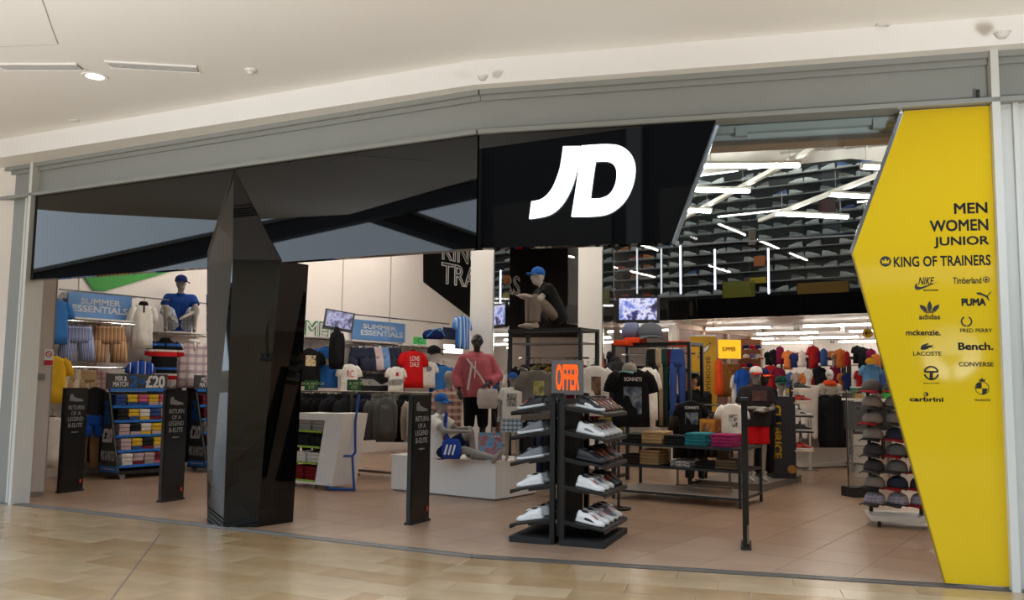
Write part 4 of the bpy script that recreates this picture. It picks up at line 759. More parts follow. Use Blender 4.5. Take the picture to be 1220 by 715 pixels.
# ================================================================== MIDDLE LEFT ZONE
hang('tee', 369, 416, 460, c_('black', (18, 18, 20)), 'black T-shirt with gold print left of the blue one', prn=(.2, .2, -.22, blotch('gold_print', [(150, 130, 60), (220, 200, 160), (30, 30, 30)], 14)), off=.5); hang('tee', 389, 414, 462, c_('blue', (40, 100, 176)), 'blue T-shirt with small badge beside the tilted screen', prn=(.1, .12, -.25, blotch('badge_print', [(230, 230, 220), (60, 60, 60), (200, 200, 190)], 20)), off=.5)
hang('tee', 416, 434, 470, c_('white', (242, 236, 230)), 'white T-shirt with red lettering under the tilted screen', txt=('RC', .16, .16, -.22, M('print_red', (190, 30, 36))), off=.8); hang('tee', 492, 418, 462, c_('red', (214, 26, 30)), 'red T-shirt with white slanting lettering on the left wall', txt=('LONS\nDALE', .2, .2, -.2, m_wink), off=.6, rz=.6)
hang('tee', 510, 431, 462, c_('white', (242, 236, 230)), 'white printed T-shirt right of the red one', prn=(.16, .14, -.2, blotch('dark_print', [(240, 240, 240), (40, 40, 50), (230, 230, 230)], 10)), off=.7); hang('tee', 472, 437, 468, c_('white', (242, 236, 230)), 'white T-shirt with small red print left of the red one', prn=(.08, .1, -.2, M('print_red', (190, 30, 36))), off=.8)
hang('tee', 528, 436, 478, c_('sky', (58, 120, 190)), 'bright blue T-shirt behind the plaid shirt mannequin', off=.8); hang('tee', 521, 434, 470, c_('royal', (30, 84, 180)), 'royal blue T-shirt between the white print and the plaid mannequin', off=.6, rz=.8)
hang('hoodie', 402, 394, 440, c_('black', (18, 18, 20)), 'black top hanging beneath the tilted screen', off=.9, xs=.5)
for k, (px, c) in enumerate(((428, (50, 56, 76)), (436, (50, 56, 76)), (445, (222, 200, 204)), (453, (120, 160, 214)), (461, (50, 56, 76)), (468, (50, 56, 76)))):
    nm = {50: 'navy', 222: 'pale pink', 120: 'pale blue'}[c[0]]; hang('shorts', px, 414, 441, c_('sh_' + nm.replace(' ', '_'), c), nm + ' shorts in the row under the second summer sign, %s from the left' % ORD[k], off=.35, rz=LW.rz - .6, group='row of shorts under the second summer sign', flat=.7)
for k in range(9): hang('shorts', 424 + k * 6, 444 + k * .3, 468, c_('charcoal', (40, 40, 44)), 'charcoal shorts in the lowest row under the second summer sign, %s from the left' % ORD[k], off=.35, rz=LW.rz - .5, group='lowest charcoal shorts row', flat=.6)
for k, (px, py, pw, ph, s, lb) in enumerate(((500, 406, 16, 9, 'C', 'small green sign with dark letter on the wall shelf'), (422, 459, 17, 13, 'MIX & MATCH\n£25', 'dark green MIX & MATCH card on the hoodie rack'), (371, 459, 16, 12, 'MIX & MATCH\n£25', 'dark green MIX & MATCH card beside the black pillar'))):
    p = LW.wp(px, py, .4) if k == 0 else at(px, py, 14.6); s_ = p.y / FPX; t = thing('promotion_card', lb, 'sign', p, .35); lbox(t, 'card', M('green_card_%d' % min(k, 1), ((80, 200, 110), (24, 84, 48))[min(k, 1)], .5), (0, 0, 0), (pw * s_, .012, ph * s_)); text('lettering', s, m_ink if k == 0 else M('lime_ink', (190, 210, 150)), t, 0, -.006, 0, None, ph * s_ * .6); lbar(t, 'foot', m_chrome, (0, .006, -ph * s_ / 2), (0, .006, -ph * s_ / 2 - .08), .02)
for k, (px, py, lb) in enumerate(((441, 456, 'left grey trapezoid price card on the long rack'), (469, 456, 'right grey trapezoid price card on the long rack'))):
    p = at(px, py, 15.2); t = thing('price_card', lb, 'sign', p, .2); s = 1 if k else -1; MB().prism([(-.17 - s * .05, 0, -.05), (.17 - s * .05, 0, -.05), (.13 + s * .08, 0, .06), (-.1 + s * .08, 0, .06)], (0, .012, 0)).build('card', M('card_grey', (186, 184, 180), .5), t); text('lettering', 'C', m_ink, t, 0, -.003, 0, None, .06)
# navy board, bright box and odd wall bits behind the pink jacket
for px, py, pw, ph, c, lb in ((541, 398, 26, 14, (28, 36, 80), 'navy sign board on the wall left of the white column'), (540, 416, 22, 10, (250, 244, 230), 'glowing cream light box beside the white column')):
    p = LW.wp(px, py, .2); s_ = p.y / FPX; t = thing('wall_board', lb, 'sign', p, LW.rz); lbox(t, 'face', M('wb_%d' % px, c, .5, emit=1.5 if c[0] > 200 else 0), (0, 0, 0), (pw * s_ * 1.6, .02, ph * s_)); lbox(t, 'frame', m_white, (0, .015, 0), (pw * s_ * 1.65, .012, ph * s_ * 1.05))
hang('tee', 551, 377, 416, stripes('sky_wave', [((60, 120, 200), .5), ((110, 160, 220), .8), ((220, 230, 240), 1)], 'x', .12), 'blue patterned top hanging high left of the white column', Y=16.0, rz=1.0)
cap(at(517, 421, 19.5), .6, c_('black', (18, 18, 20)), c_('black', (18, 18, 20)), 'black cap with pale badge on the wall shelf above the red shirt', None, None, 1.6)
t = thing('strap_bag', 'dark sports bag with blue straps on the high wall shelf', 'bag', at(516, 399, 20.5), .5); MB().ring_loft([sring(z, w, d, n=16) for z, w, d in ((-.1, .24, .1), (0, .27, .12), (.08, .22, .1), (.12, .1, .05))]).build('bag_body', c_('navy', (22, 36, 86)), t, True); MB().tube([(-.2, -.12, -.05), (-.05, -.16, .1), (.12, -.14, .14), (.25, -.1, -.02)], .02).build('strap', c_('sky', (58, 120, 190)), t, True)
# white slanted unit
p0 = at(395, 581, 13.0); p0.z = 0; t = thing('slanted_shelf_unit', 'white wheeled shelf unit with slanted side beside the black pillar', 'display stand', p0, GR)
MB().prism([(-.36, 0, .07), (0, 0, .07), (.2, 0, 1.12), (-.16, 0, 1.12)], (0, .5, 0)).build('side_panel', m_white, t); MB().prism([(-.95, .02, .07), (-.36, .02, .07), (-.16, .02, 1.12), (-.75, .02, 1.12)], (0, .03, 0)).v
MB().prism([(-.95, .42, .07), (-.3, .42, .07), (-.12, .42, 1.12), (-.75, .42, 1.12)], (0, .03, 0)).build('back_panel', m_mblk, t); lbox(t, 'top_board', m_white, (-.45, .24, 1.06), (.64, .5, .1)); lbox(t, 'plinth', m_white, (-.6, .24, .085), (.78, .5, .03))
for x in (-.85, -.4, -.06): MB().cyl((x - .012, .05, .035), (x + .012, .05, .035), .035).build('wheel', M('wheel_grey', (170, 170, 170)), t)
bpy.context.view_layer.update()
for i, (z, mt) in enumerate(((.12, c_('f_red', (120, 20, 26))), (.38, c_('f_white', (214, 210, 206))), (.62, c_('f_black', (30, 30, 34))), (.85, c_('f_grey', (150, 148, 146))))):
    xx = -.36 + (z - .07) * .19; lbox(t, 'shelf', m_blk, (xx - .3, .24, z - .01), (.6, .42, .015)); lbox(t, 'price_strip', M('lime', (150, 190, 60), .5), (xx - .3, .02, z - .01), (.5, .008, .03))
    for j in range(2):
        for q in range(3 if i else 4): fold(t.matrix_basis @ Vector((xx - .16 - j * .29, .2, z + q * .05)), GR + random.uniform(-.05, .05), mt, '%s folded garment, %s up in the %s pile, %s shelf of the white slanted unit' % (['red', 'white', 'black', 'grey'][i], ORD[q], ['right', 'left'][j], ['bottom', 'second', 'third', 'top'][i]), 'folded clothes in the white slanted unit', (1, .9, 1.2))
# hoodie racks
def rack(px0, py0, px1, py1, Y0, Y1, zr, label, base=True, mat=m_rail):
    a = at(px0, py0, Y0); b = at(px1, py1, Y1); a.z = b.z = 0; d = b - a; L = d.length; t = thing('garment_rack', label, 'clothes rack', a, math.atan2(d.y, d.x))
    MB().cyl((0, 0, zr), (L, 0, zr), .016).build('rail', mat, t)
    for x in (.03, L - .03):
        lbar(t, 'upright', mat, (x, 0, .04), (x, 0, zr), .03)
        if base: lbar(t, 'foot', mat, (x, -.28, .03), (x, .28, .03), .04)
    if base: lbar(t, 'base_bar', m_rail, (0, 0, .08), (L, 0, .08), .05, .04)
    return t, a, d.normalized(), L, t.rotation_euler[2]
def row(r, n, kind, mats, label, group, zr, x0=.1, x1=None, sc=1, tw=.35, flat=.55, **kw):
    t, a, d, L, rz = r; x1 = x1 or L - .1
    for k in range(n):
        mt = random.choice(mats); x = x0 + (x1 - x0) * k / max(1, n - 1); garment(kind, mt, a + d * x + Vector((0, 0, zr - .1 * sc)), rz + PI / 2 * random.choice((1,)) - tw + random.uniform(-.12, .12), label + ', %s from the left' % ORD[k], sc=sc * random.uniform(.95, 1.05), group=group, flat=flat, **kw)
r1 = rack(404, 565, 520, 569, 15.6, 14.4, 1.42, 'long chrome rack of grey and black hoodies behind the third gate'); row(r1, 8, 'hoodie', [c_('black', (18, 18, 20)), c_('navyblack', (24, 26, 36))], 'black hoodie hanging on the long rack behind the third gate', 'hoodies on the long rack', 1.42, .1, .75)
row(r1, 6, 'hoodie', [c_('grey', (96, 94, 92)), c_('grey2', (120, 116, 110))], 'grey hoodie hanging on the long rack behind the third gate', 'hoodies on the long rack', 1.42, .8, 1.4, tw=.8); row(r1, 6, 'hoodie', [c_('black', (18, 18, 20)), c_('bone', (190, 180, 166))], 'black or cream hoodie at the gate end of the long rack', 'hoodies on the long rack', 1.42, 1.45, 1.95, tw=.5)
garment('hoodie', c_('grey', (96, 94, 92)), at(461, 473, 14.4), -.1, 'grey hoodie with pale chest lettering facing out on the long rack', txt=('MEN', .2, .07, -.16, m_greyink), sc=1.0, xs=.62, group=None)
r2 = rack(352, 558, 418, 560, 15.4, 14.9, 1.42, 'short chrome rack of dark tops behind the white slanted unit'); row(r2, 7, 'hoodie', [c_('black', (18, 18, 20)), c_('charcoal', (40, 40, 44))], 'dark top on the short rack behind the white slanted unit', 'dark tops on the short rack', 1.42); row(r2, 5, 'trousers', [c_('black', (18, 18, 20))], 'black trousers on the short rack behind the white slanted unit', 'black trousers on the short rack', .95, sc=.72)
b0 = at(422, 580, 13.1); b0.z = 0; t = thing('blue_frame_stand', 'bright blue bent metal frame stand right of the white slanted unit', 'stand', b0, .3); m_bf = M('blue_frame', (34, 84, 168), .4)
for y in (0, .0001): pass
MB().tube([(0, 0, .015), (-.04, 0, .5), (.0, 0, .55), (-.01, 0, 1.0), (.03, 0, 1.38)], .018).build('upright', m_bf, t, True); MB().tube([(0, 0, .015), (-.36, .06, .03)], .018).build('foot', m_bf, t, True); MB().tube([(-.03, 0, .5), (-.34, .06, .5)], .016).build('cross_bar', m_bf, t, True); MB().tube([(-.36, .06, .03), (-.34, .06, .5)], .016).build('rear_leg', m_bf, t, True)
# ================================================================== SECURITY GATES
def gate(pA_, pB_, top_, label, mat=m_blk, text_on=True):
    a = G(*pA_); b = G(*pB_); d = b - a; L = d.length; h = top_; t = thing('security_gate', label, 'security gate', a, math.atan2(d.y, d.x), 'black anti-theft gates')
    lbox(t, 'frame', M('gate_gloss', (14, 14, 15), .18, var=.1), (L / 2, .02, h / 2), (L, .05, h)); lbox(t, 'face_sheet', M('gate_sheet', (20, 20, 21), .25, var=.08), (L / 2, -.007, h * .55), (L * .9, .006, h * .86)); lbox(t, 'foot', m_mblk, (L / 2, .02, .012), (L * 1.02, .09, .024))
    lbox(t, 'red_tag', M('tag_red', (190, 60, 50), .5), (L * .87, -.012, .14), (.035, .006, .05))
    if text_on:
        for s, z, w, hh in (('RETURN', .72, .66, .05), ('OF A', .665, .4, .045), ('LEGEND', .61, .66, .05), ('B-ELITE', .55, .6, .05), ('trainers', .485, .3, .02)): text('lettering', s, m_greyink, t, L / 2, -.011, h * (z + .09), L * w, hh * h * .8)
        MB().prism([(L * x, -.0125, h * z) for x, z in ((.2, .875), (.2, .93), (.3, .945), (.38, .915), (.55, .9), (.75, .888), (.8, .87), (.5, .868))], (0, .003, 0)).build('shoe_picture', M('shoe_print', (120, 118, 116), .5), t)
    return t
gate((70, 588), (98, 584.5), 1.45, 'black security gate nearest the shutter panels, printed with a shoe'); gate((191, 599), (218, 595), 1.44, 'black security gate just left of the black pillar'); gate((487.5, 626), (510.5, 620), 1.44, 'black security gate right of the pillar, before the white plinth')
a = G(889, 655.5); t = thing('security_gate', 'black security gate seen edge-on in front of the folded clothes table', 'security gate', a, math.radians(75), 'black anti-theft gates'); lbox(t, 'frame', M('gate_gloss', (14, 14, 15)), (.2, 0, .72), (.42, .06, 1.44)); lbox(t, 'edge_strip', M('edge_pale', (170, 160, 150), .4), (-.004, -.018, .75), (.008, .016, 1.2)); lbox(t, 'foot', m_mblk, (.2, 0, .012), (.44, .1, .024)); lbox(t, 'foot_sticker', M('sticker_cream', (200, 180, 150), .5), (-.008, -.02, .15), (.004, .02, .18)); lbox(t, 'top_cap', m_blk, (.2, 0, 1.45), (.43, .075, .03))
# ================================================================== WHITE PLINTH AND ITS MANNEQUINS
pc = G(590, 597); t = thing('display_plinth', 'low white box plinth carrying mannequins beside the shoe stand', 'plinth', pc, GR)
lbox(t, 'box', m_white, (-.95, .5, .265), (1.9, 1.0, .49)); lbox(t, 'kick_strip', M('kick_grey', (120, 112, 106), .5), (-.95, .5, .01), (1.86, .96, .02)); lbox(t, 'top_sheet', m_white, (-.95, .5, .515), (1.92, 1.02, .012)); PT = .521
bl, wh, bk = c_('cap_blue', (40, 100, 180)), c_('white', (242, 236, 230)), c_('black', (18, 18, 20))
def stood(px, py, Y, z, sc, rz, label, J, skin=m_manq, cat='mannequin'):
    p = at(px, py, Y); p.z = z; return thing('mannequin', label, cat, p, rz, 'mannequins', sc)
J = pose(pelvis=(0, .05, .12), chest=(0, .1, .5), neck=(0, .09, .63), head=(0, .05, .8), shL=(-.19, .1, .57), shR=(.19, .1, .57), elL=(-.27, -.14, .42), elR=(.28, -.1, .42), wrL=(-.14, -.34, .42), wrR=(.2, -.34, .46), hipL=(-.09, .03, .11), hipR=(.09, .03, .11), knL=(-.15, -.42, .16), knR=(.16, -.36, .38), anL=(-.12, -.84, .07), anR=(.16, -.42, .07), ftL=(0, -.6, .6), ftR=(0, -1, -.1), hnR=(-.3, -.3, -.8))
t = stood(528, 546, 12.4, PT, .96, math.radians(70), 'grey mannequin sitting on the plinth with blue shoulder bag and blue cap', J); body(J, m_manq, t); top(J, wh, t, .6); bottom(J, c_('navyshort', (24, 34, 70)), t, .75); head_cap(J, bl, bl, t)
MB().tube([(.12, .02, .66), (0, -.03, .58), (-.14, -.08, .48), (-.22, -.14, .38), (-.24, -.2, .28)], .026).build('bag_strap', c_('bag_blue', (36, 70, 160)), t, True)
bg_ = MB().ring_loft([sring(z, w, d, n=16, cx=-.25, cy=-.24) for z, w, d in ((.04, .04, .13), (.12, .06, .15), (.26, .055, .14), (.32, .03, .11))]).build('shoulder_bag', c_('bag_blue', (36, 70, 160)), t, True)
for k in range(3): lbar(bg_, 'white_stripe', m_wink, (-.312, -.16 - k * .06, .1), (-.312, -.2 - k * .06, .24), .006, .026)
link('print', MB().box((0, 0, 0), (.1, .006, .12)).mesh(), blotch('small_print', [(240, 240, 240), (180, 40, 40), (60, 60, 60)], 16), t, (-.08, -.055, .35))
p = at(583, 548, 12.35); p.z = PT; t = thing('poster_board', 'blue summer picture board leaning behind the sitting mannequin', 'poster', p, -.1); bd_ = MB().box((0, .05, .19), (.34, .012, .38), rot=Matrix.Rotation(-.12, 3, 'X')).build('board', blotch('sea_poster', [(60, 140, 200), (110, 180, 220), (190, 90, 70), (70, 160, 200), (40, 110, 170)], 7), t); text('lettering', 'SUMMER', m_wink, t, .08, .02, .33, .13, .03); lbar(t, 'prop', m_blk, (0, .08, .3), (0, .2, .0), .015)
J = pose(elL=(-.27, .02, 1.16), elR=(.27, -.02, 1.16), wrL=(-.28, -.06, .94), wrR=(.26, -.12, .94))
t = stood(610, 547, 12.3, PT, .665, -.12, 'child mannequin in white printed T-shirt, blue checked shorts and blue cap on the plinth', J); body(J, m_manq, t); top(J, wh, t, .62, .03); bottom(J, checks('turq_check', (214, 226, 232), (40, 150, 190), (60, 80, 90), .09), t, .8, .035); head_cap(J, bl, bl, t, 0, -.1); link('print', MB().box((0, 0, 0), (.2, .008, .26)).mesh(), blotch('photo_print', [(235, 235, 235), (60, 66, 70), (200, 200, 200), (40, 40, 46)], 9), t, (0, -.145, 1.26))
t = stood(624, 541, 12.6, PT, .73, -.5, 'mannequin in black T-shirt and dark cap behind the child mannequin', J); body(J, m_manq, t); top(J, bk, t, .6, .03); bottom(J, c_('charcoal', (40, 40, 44)), t, 1.85); head_cap(J, c_('charcoal', (40, 40, 44)), wh, t, 0, -.35); text('lettering', 'SONNETI', m_wink, t, .03, -.14, 1.36, .2, .05)
J = pose(elR=(.38, -.16, 1.32), wrR=(.5, -.36, 1.3), elL=(-.26, .0, 1.15), wrL=(-.22, -.14, .95), hd=(.8, -.6, 0))
t = stood(533, 570, 13.8, 0, .985, .35, 'tall grey mannequin in plaid shirt reaching an arm to the right', J); body(J, m_manq, t); top(J, checks('plaid', (160, 120, 110), (90, 50, 50), (210, 190, 170), .11), t, .9, .024, 'plaid_shirt'); bottom(J, c_('bone', (190, 180, 166)), t, 1.9, name='trousers')
J = pose(elL=(-.3, .02, 1.18), elR=(.33, .0, 1.18), wrL=(-.27, -.1, .98), wrR=(.14, -.2, 1.08), hd=(-.3, -1, 0))
t = stood(566, 543, 12.75, PT, .985, .25, 'dark headed mannequin in pink hooded jacket with a white shoulder bag', J, m_manqd); body(J, m_manqd, t); top(J, c_('pink', (196, 104, 116)), t, 1.85, .03, 'jacket'); bottom(J, c_('black', (18, 18, 20)), t, 1.1, .02, 'trousers'); MB().tube([(-.16, -.1, 1.42), (0, -.2, 1.2), (.12, -.22, 1.0)], .014).build('bag_strap', c_('bagwhite', (210, 202, 198)), t, True); MB().ring_loft([sring(z, w, d, n=16, cx=.12, cy=-.24) for z, w, d in ((.72, .13, .05), (.8, .16, .07), (.95, .155, .06), (1.0, .13, .04))]).build('shoulder_bag', c_('bagwhite', (210, 202, 198)), t, True); lbar(t, 'drawstring', m_wink, (-.05, -.155, 1.4), (-.06, -.165, 1.15), .012); lbar(t, 'zip', c_('bagwhite', (210, 202, 198)), (-.1, -.16, 1.38), (-.16, -.165, .98), .03, .012)
MB().ring_loft([sring(z, w, d, n=18, cy=.06) for z, w, d in ((1.4, .15, .1), (1.5, .14, .09), (1.55, .09, .06))]).build('hood', c_('pink', (196, 104, 116)), t, True)
# ================================================================== TALL FRAME WITH SQUATTING MANNEQUIN
def tall_frame(px, Y, w, dep, h, label, rails, rz=GR, shelves=()):
    p = at(px, 470, Y); p.z = 0; t = thing('tall_frame_rack', label, 'clothes rack', p, rz)
    for x in (-w / 2, w / 2):
        for y in (0, dep): lbar(t, 'post', m_blk, (x, y, .0), (x, y, h), .05)
        lbar(t, 'side_bar', m_blk, (x, 0, h - .025), (x, dep, h - .025), .045); lbar(t, 'side_bar', m_blk, (x, 0, .08), (x, dep, .08), .04)
    for y in (0, dep): lbar(t, 'top_bar', m_blk, (-w / 2, y, h - .025), (w / 2, y, h - .025), .05)
    for z in rails: MB().cyl((-w / 2, dep / 2, z), (w / 2, dep / 2, z), .014).build('hanging_rail', m_chrome, t)
    for z in shelves: lbox(t, 'shelf', M('shelf_grey', (110, 106, 102), .4), (0, dep / 2, z), (w - .05, dep - .03, .025))
    bpy.context.view_layer.update(); return t
tf = tall_frame(648, 13.3, 1.26, .5, 2.42, 'tall black frame rack with a squatting mannequin on top', (1.98, 1.08), shelves=(2.4, 2.2))
W_ = lambda t, x, y, z: t.matrix_basis @ Vector((x, y, z))
for k in range(9):
    mt = [c_('navyblack', (24, 26, 36)), c_('navyblack', (24, 26, 36)), c_('grey2', (120, 116, 110)), c_('olive', (140, 130, 50)), c_('navyblack', (24, 26, 36)), c_('ochre', (150, 110, 50)), c_('brown', (80, 56, 40)), c_('ochre', (150, 110, 50)), c_('maroon', (100, 26, 34))][k]
    garment('tee', mt, W_(tf, -.48 + k * .12, .25, 1.88), GR + PI / 2 - .5, 'shirt in the upper row of the tall frame, %s from the left' % ORD[k], group='upper row in the tall frame', flat=.6)
for k in range(8): garment('trousers', random.choice([c_('charcoal', (40, 40, 44)), c_('navyblack', (24, 26, 36)), c_('denim', (50, 60, 90))]), W_(tf, -.45 + k * .125, .25, 1.0), GR + PI / 2 - .5, 'dark trousers in the lower row of the tall black frame, %s from the left' % ORD[k], sc=.85, group='lower row in the tall frame', flat=.6)
J = pose(pelvis=(0, .2, .2), chest=(0, .04, .52), neck=(0, -.02, .63), head=(0, -.1, .76), hd=(0, -1, .05), shL=(-.17, .02, .58), shR=(.17, .02, .58), elL=(-.2, -.12, .42), elR=(.2, -.12, .42), wrL=(-.14, -.26, .46), wrR=(.14, -.26, .46), hipL=(-.09, .2, .18), hipR=(.09, .2, .18), knL=(-.14, -.17, .42), knR=(.14, -.17, .42), anL=(-.13, -.17, .07), anR=(.13, -.17, .07), ftL=(0, -1, -.05), ftR=(0, -1, -.05))
t = stood(648, 391, 13.5, 2.425, 1.05, -PI / 2 + .25, 'pale mannequin in black T-shirt and grey joggers squatting on top of the tall frame', J); body(J, M('mannequin_pale', (176, 166, 158), .45), t); top(J, bk, t, .62, .024); bottom(J, c_('jogger', (120, 110, 102)), t, 1.95, .022, 'joggers'); head_cap(J, bl, bl, t, 0, -.15)
# ================================================================== SHOE STAND
SR = math.radians(-20); so = Vector((.63, 9.30, 0)); st = thing('shoe_stand', 'black double-sided shoe stand of five tilted shelves in the shop entrance', 'shoe stand', so, SR)
for s in (-1, 1): lbox(st, 'base_board', m_mblk, (s * .27, 0, .03), (.44, 1.0, .06))
for x in (-.05, .05):
    for y in (-.46, .46): lbar(st, 'post', m_blk, (x, y, 0), (x, y, 1.48), .05)
for y in (-.46, .46): lbar(st, 'top_bar', m_blk, (-.05, y, 1.46), (.05, y, 1.46), .05)
lbox(st, 'spine_panel', m_mblk, (0, 0, .75), (.03, .86, 1.35))
lv = [.2, .54, .81, 1.07, 1.32]; w1, b1, g1, r1_ = M('shoe_white', (228, 226, 224), .45, var=.04), M('shoe_black', (26, 26, 28), .5), M('shoe_grey', (120, 120, 124), .55), M('shoe_red', (196, 44, 36), .5)
br1, pk1, or1, bu1 = M('shoe_brown', (92, 62, 52), .5), M('shoe_pink', (214, 150, 136), .5), M('shoe_orange', (220, 96, 40), .5), M('shoe_blue', (60, 76, 120), .5); sw1 = M('sole_white', (215, 213, 210))
bpy.context.view_layer.update()
right = [[(w1, sw1, r1_, b1), (w1, sw1, r1_, b1), (w1, sw1, r1_, g1), (g1, sw1, r1_, w1), (w1, sw1, r1_, g1)], [(w1, sw1, r1_, w1), (w1, sw1, bu1, w1), (w1, sw1, r1_, w1), (b1, b1, or1, or1), (b1, b1, or1, or1)], [(b1, b1, b1, b1), (b1, b1, or1, br1), (br1, br1, or1, or1), (b1, br1, or1, or1), (g1, br1, r1_, or1)], [(w1, sw1, w1, g1), (w1, sw1, r1_, g1), (w1, sw1, r1_, w1), (w1, sw1, r1_, g1), (w1, sw1, w1, w1)], [(b1, sw1, w1, w1), (br1, br1, pk1, pk1), (br1, br1, pk1, pk1), (br1, br1, w1, pk1), (br1, br1, pk1, pk1)]]
left = [[(w1, sw1, g1, w1), (w1, sw1, w1, g1), (g1, sw1, g1, g1), (b1, b1, b1, b1)], [(w1, sw1, w1, w1), (w1, sw1, b1, g1), (g1, b1, r1_, b1), (b1, b1, b1, b1)], [(g1, sw1, g1, g1), (g1, sw1, b1, b1), (g1, b1, g1, b1), (b1, b1, b1, b1)], [(g1, sw1, b1, g1), (g1, sw1, g1, g1), (b1, b1, b1, b1), (b1, b1, b1, b1)], [(b1, sw1, r1_, b1), (b1, b1, r1_, r1_), (g1, b1, w1, b1), (b1, b1, b1, b1)]]
ordn = ['lowest', 'second', 'middle', 'fourth', 'top']
TILT = math.radians(10)
for i, z in enumerate(lv):
    for s in (-1, 1):
        R = Matrix.Rotation(s * TILT, 3, 'Y'); MB().box((s * .27, 0, z), (.44, .98, .022), rot=R).build('shelf', m_blk, st); MB().box((s * .485, 0, z - .052), (.012, .98, .03), rot=R).build('shelf_lip', m_blk, st)
        lbar(st, 'bracket', m_blk, (s * .05, -.46, z + .02), (s * .3, -.46, z - .02), .03); data = right[i] if s > 0 else left[i]
        for j, (a, b, c, d) in enumerate(data):
            y = (-.38 + j * .19) if s > 0 else (-.36 + j * .24); q = Matrix.Rotation(SR, 4, 'Z') @ Matrix.Rotation(s * TILT, 4, 'Y') @ Matrix.Rotation((0 if s > 0 else PI) + random.uniform(-.08, .08), 4, 'Z')
            nm = {w1.name: 'white', b1.name: 'black', g1.name: 'grey', br1.name: 'brown'}[a.name]
            shoe(W_(st, s * .31, y, z + .012 - .31 * math.tan(TILT) * 0 - (.31 - .27) * math.tan(TILT)), q.to_euler(), a, b, c, d, '%s trainer, %s from the front on the %s %s shelf of the black shoe stand' % (nm, ['first', 'second', 'third', 'fourth', 'fifth'][j], ordn[i], 'right' if s > 0 else 'left'), 'trainers on the black shoe stand')
p = at(676, 470, 9.15); t = thing('offer_sign', 'grey framed sign with orange OFFER lettering above the shoe stand', 'sign', p, -.12); k = 9.15 / FPX
lbox(t, 'frame', M('sign_grey', (112, 108, 106), .5), (0, .012, .175), (38 * k, .024, 41 * k)); text('lettering', 'OFFER', M('offer_orange', (246, 116, 24), .45, emit=.25), t, 0, -.001, .175, 27 * k, 29 * k, bold=.035); lbar(t, 'stem', m_blk, (-.03, .012, .0), (-.03, .012, -.12), .02)
# ================================================================== SECOND TALL FRAME: TEES AND TROUSERS
hang('tee', 708, 436, 495, wh, 'white T-shirt with brown photo print between OFFER sign and black shirt', Y=11.4, rz=.25, prn=(.14, .3, -.3, blotch('brown_photo', [(70, 46, 40), (150, 110, 90), (90, 60, 54)], 9))); hang('tee', 640, 441, 500, c_('grey2', (120, 116, 110)), 'grey T-shirt with yellow print left of the OFFER sign', Y=11.3, rz=.3, prn=(.16, .3, -.3, blotch('yellow_photo', [(130, 126, 60), (190, 186, 120), (90, 90, 60)], 7)))
hang('tee', 688, 438, 500, c_('maroon', (100, 26, 34)), 'maroon T-shirt behind the OFFER sign', Y=11.9, rz=.6); hang('tee', 700, 438, 492, c_('bagwhite', (210, 202, 198)), 'second white T-shirt tucked behind the brown photo print shirt', Y=11.7, rz=.5)
t2 = tall_frame(775, 14.3, 1.35, .5, 2.28, 'tall black frame rack with trousers and the cap topped black shirt', (2.1,), shelves=(1.8,))
hang('tee', 752, 439, 508, bk, 'black T-shirt with white lettering and grey picture under a grey cap', Y=11.2, rz=.1, txt=('SONNETI', .21, .045, -.13, m_wink), prn=(.22, .32, -.38, blotch('skull_print', [(24, 26, 34), (70, 84, 104), (130, 140, 150), (30, 34, 44)], 9))); cap(at(750, 443, 10.95), -.7, c_('capgrey', (150, 144, 136)), c_('capteal', (110, 150, 150)), 'grey baseball cap with teal peak on the black lettered shirt', None, None, 1.0)
p = G(737, 607); t = thing('arm_stand', 'slim black arm stand holding the black lettered shirt and OFFER side shirts', 'stand', p); MB().cyl((0, 0, .02), (0, 0, 1.78), .018).build('pole', m_blk, t); MB().cyl((0, 0, 0), (0, 0, .025), .16, n=20).build('foot', m_blk, t); lbar(t, 'arm', m_blk, (0, 0, 1.76), at(775, 440, 11.9).xy.to_3d() - Vector((p.x, p.y, 0)) + Vector((0, 0, 1.76)), .02); lbar(t, 'arm', m_blk, (0, 0, 1.76), at(690, 440, 11.9).xy.to_3d() - Vector((p.x, p.y, 0)) + Vector((0, 0, 1.76)), .02)
hang('tee', 771, 438, 500, wh, 'white T-shirt directly behind the black lettered shirt', Y=11.7, rz=.5, xs=.7); hang('vest', 775, 470, 508, wh, 'white vest below the white T-shirt beside beige trousers', Y=11.8, rz=.5, xs=.5); hang('hoodie', 735, 430, 480, c_('charcoal', (40, 40, 44)), 'charcoal hoodie left of the black lettered shirt', Y=12.3, rz=.6)
for px, c, nm in ((776, (30, 30, 30), 'black'), (783, (168, 148, 122), 'beige'), (790, (34, 70, 60), 'dark green'), (797, (100, 24, 50), 'maroon'), (807, (50, 76, 140), 'blue')): hang('trousers', px, 416, 506, c_('tr_' + nm.replace(' ', ''), c), nm + ' trousers hanging in the tall frame beside the yellow banner', Y=14.2 if nm != 'blue' else 14.0, rz=-.15, flat=.8, xs=.34 if nm != 'blue' else .45)
for px, py, nm in ((757, 409, 'left'), (744, 412, 'middle'), (809, 413, 'right')): 
    p = at(px, py, 14.5); fold(p, GR, c_('orange_box', (220, 70, 30)), 'bright orange folded top on the upper shelf of the trousers frame, ' + nm, 'orange folds in the trousers frame', (1.1, .8, 2.2))
for k in range(8): fold(W_(t2, -.45 + (k % 4) * .28, .22, 1.815 + (k // 4) * .05), GR, random.choice(fcol), 'folded garment on the trousers frame shelf, %s layer, %s from the left' % (['lower', 'upper'][k // 4], ORD[k % 4]), 'folds on the trousers frame shelf')
